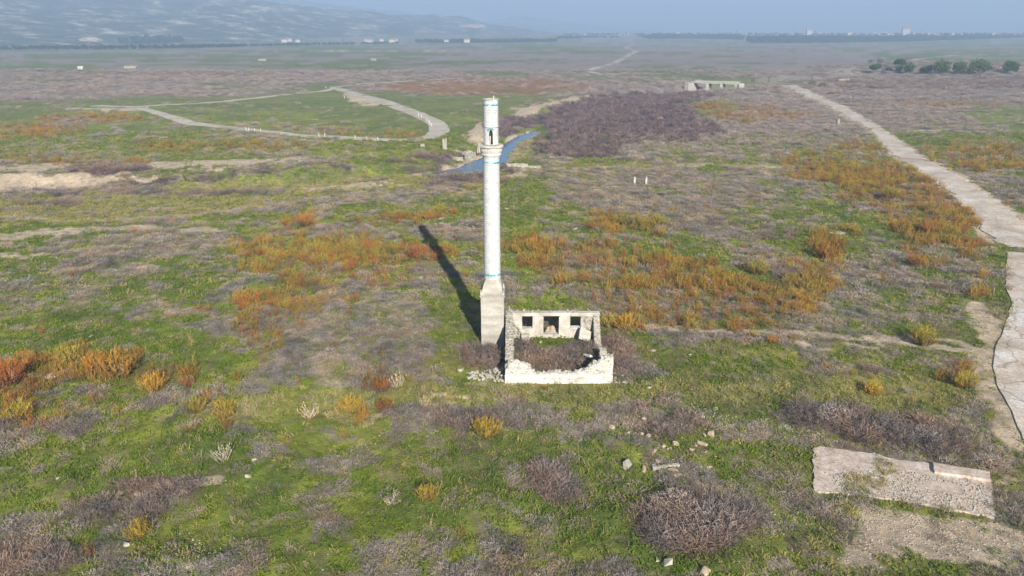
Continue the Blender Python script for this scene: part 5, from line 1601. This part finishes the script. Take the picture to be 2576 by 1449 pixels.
for a in [
    ('yellow', 2320, 868, 1.35, 'brightest yellow shrub beside the bare dirt near the road'),
    ('yellow', 1224, 1098, 1.15, 'yellow tamarisk standing alone in front of the minaret'),
    ('yellow', 350, 1352, .85, 'small lone yellow shrub in grey scrub at lower left'),
    ('yellow', 1075, 1258, .8, 'slim yellow shrub with a dark shadow below the ruin'),
    ('straw', 985, 1268, .8, 'pale dry shrub left of the slim yellow one'),
    ('straw', 560, 1160, 1.1, 'pale silvery shrub growing on the bare mound'),
    ('yellow', 565, 1050, 1.05, 'yellow shrub right of the tall narrow one by the left path'),
    ('olive', 492, 1035, .95, 'tall narrow olive yellow shrub by the left path'),
    ('yellow', 2195, 992, .9, 'yellow shrub by the footpath between ruin and road'),
    ('yellow', 2425, 975, 1.1, 'yellow orange shrub near the cracked road edge'),
    ('orange', 1943, 862, .6, 'small round rust coloured shrub right of the ruin'),
    ('yellow', 50, 1055, 1.1, 'bright yellow orange shrub at the left edge'),
    ('orange', 300, 945, 1.6, 'largest rust orange shrub at left'),
    ('orange', 250, 935, 1.3, 'orange shrub just left of the largest one'),
    ('orange', 390, 985, 1.2, 'orange shrub right of the largest one'),
    ('olive', 175, 915, 1.3, 'olive green shrub behind the largest orange one'),
    ('orange', 30, 965, 1.6, 'big orange shrub at the left edge above the yellow ones'),
    ('orange', 960, 985, .9, 'orange shrub among pale stalks left of the path'),
    ('straw', 1000, 975, 1.0, 'clump of pinkish stalks left of the rubble heap'),
    ('orange', 972, 1035, .8, 'forked orange shrub on the footpath edge'),
    ('yellow', 885, 1035, 1.0, 'yellow shrub beside the pale stalks on the left path'),
    ('straw', 1068, 1025, .8, 'brown stalky shrub right of the forked orange one'),
    ('straw', 780, 1050, 1.1, 'whitish feathery shrub by the left path'),
    ('orange', 2085, 655, 1.9, 'tall orange shrub in front of the fallen beam'),
    ('orange', 2110, 625, 1.3, 'upright orange shrub right of the tall one'),
    ('olive', 1655, 572, 1.6, 'olive shrub at the right end of the yellow green clump'),
    ('olive', 1560, 566, 1.5, 'olive shrub in the middle of the yellow green clump'),
    ('olive', 1610, 570, 1.4, 'olive shrub between the two others of the clump'),
    ('olive', 1530, 822, 1.1, 'green shrub just behind the right rear corner of the ruin'),
    ('orange', 1575, 832, 1.3, 'orange brown shrub right of the green one behind the ruin'),
    ('olive', 1905, 690, 1.5, 'big olive shrub at the right of the orange thicket'),
    ('orange', 1345, 628, 1.4, 'orange shrub nearest the minaret on its right'),
    ('orange', 1050, 650, 1.4, 'bright orange shrub beside the minaret shadow'),
    ('orange', 770, 570, 1.5, 'lone orange shrub in pale grey scrub at left'),
    ('olive', 1108, 535, 1.2, 'brownish shrub left of the shaft beyond the shadow'),
    ('orange', 2300, 670, 1.2, 'orange shrub in grey scrub left of the road'),
    ('orange', 2340, 590, 1.5, 'orange shrub at the near end of the roadside thicket'),
    ('olive', 2240, 500, 1.7, 'olive yellow shrub in the roadside thicket'),
    ('brush', 1110, 412, 2.2, 'dark leafless bush on the bank left of the water'),
    ('brush', 1065, 398, 2.4, 'brown leafless bush on the far bank near the pillar'),
    ('brush', 990, 408, 1.9, 'solitary spiky dead bush on the bank'),
    ('scrub', 1700, 1290, 2.0, 'big grey scrub mound upper left part at lower right centre'),
    ('scrub', 1790, 1330, 2.2, 'big grey scrub mound right part at lower right centre'),
    ('scrub', 1680, 1365, 1.7, 'grey scrub mound nearest the bottom edge'),
    ('scrub', 1380, 1190, 1.4, 'reddish grey bush below the ruin'),
    ('scrub', 1420, 1225, 1.4, 'pale grey bush right of the reddish one below the ruin'),
    ('scrub', 2100, 1050, 1.7, 'large grey bush above the concrete floor slab'),
    ('scrub', 2230, 1085, 1.7, 'large mauve bush right above the floor slab'),
    ('scrub', 2330, 1105, 1.6, 'grey bush above the low wall stub'),
    ('brush', 1210, 1060, 1.2, 'brown leafless bush behind the lone yellow tamarisk'),
    ('brush', 2000, 690, 1.7, 'dark leafless bush left of the tall orange shrub'),
    ('scrub', 370, 690, 1.9, 'round grey bush in the left meadow'),
    ('scrub', 2490, 1180, 1.5, 'grey bush at the right end of the low wall stub')]:
    shrub(a[0], a[1], a[2], a[3], a[4])

# ------------------------------------------------------------------ haze
bm = bmesh.new(); add_box(bm, -28000, 28000, -400, 26000, -12, 620)
hz = from_bm('haze', bm, None)
m = bpy.data.materials.new('pale_air'); m.use_nodes = True
nt = m.node_tree; nt.nodes.clear()
out = nt.nodes.new('ShaderNodeOutputMaterial'); pv = nt.nodes.new('ShaderNodeVolumePrincipled')
pv.inputs['Color'].default_value = (.54, .715, .97, 1)
pv.inputs['Density'].default_value = .00038
pv.inputs['Anisotropy'].default_value = 0.0
nt.links.new(pv.outputs[0], out.inputs['Volume'])
hz.data.materials.append(m)
tag(hz, 'pale blue haze lying over the plain and hills', None, None, 'stuff')
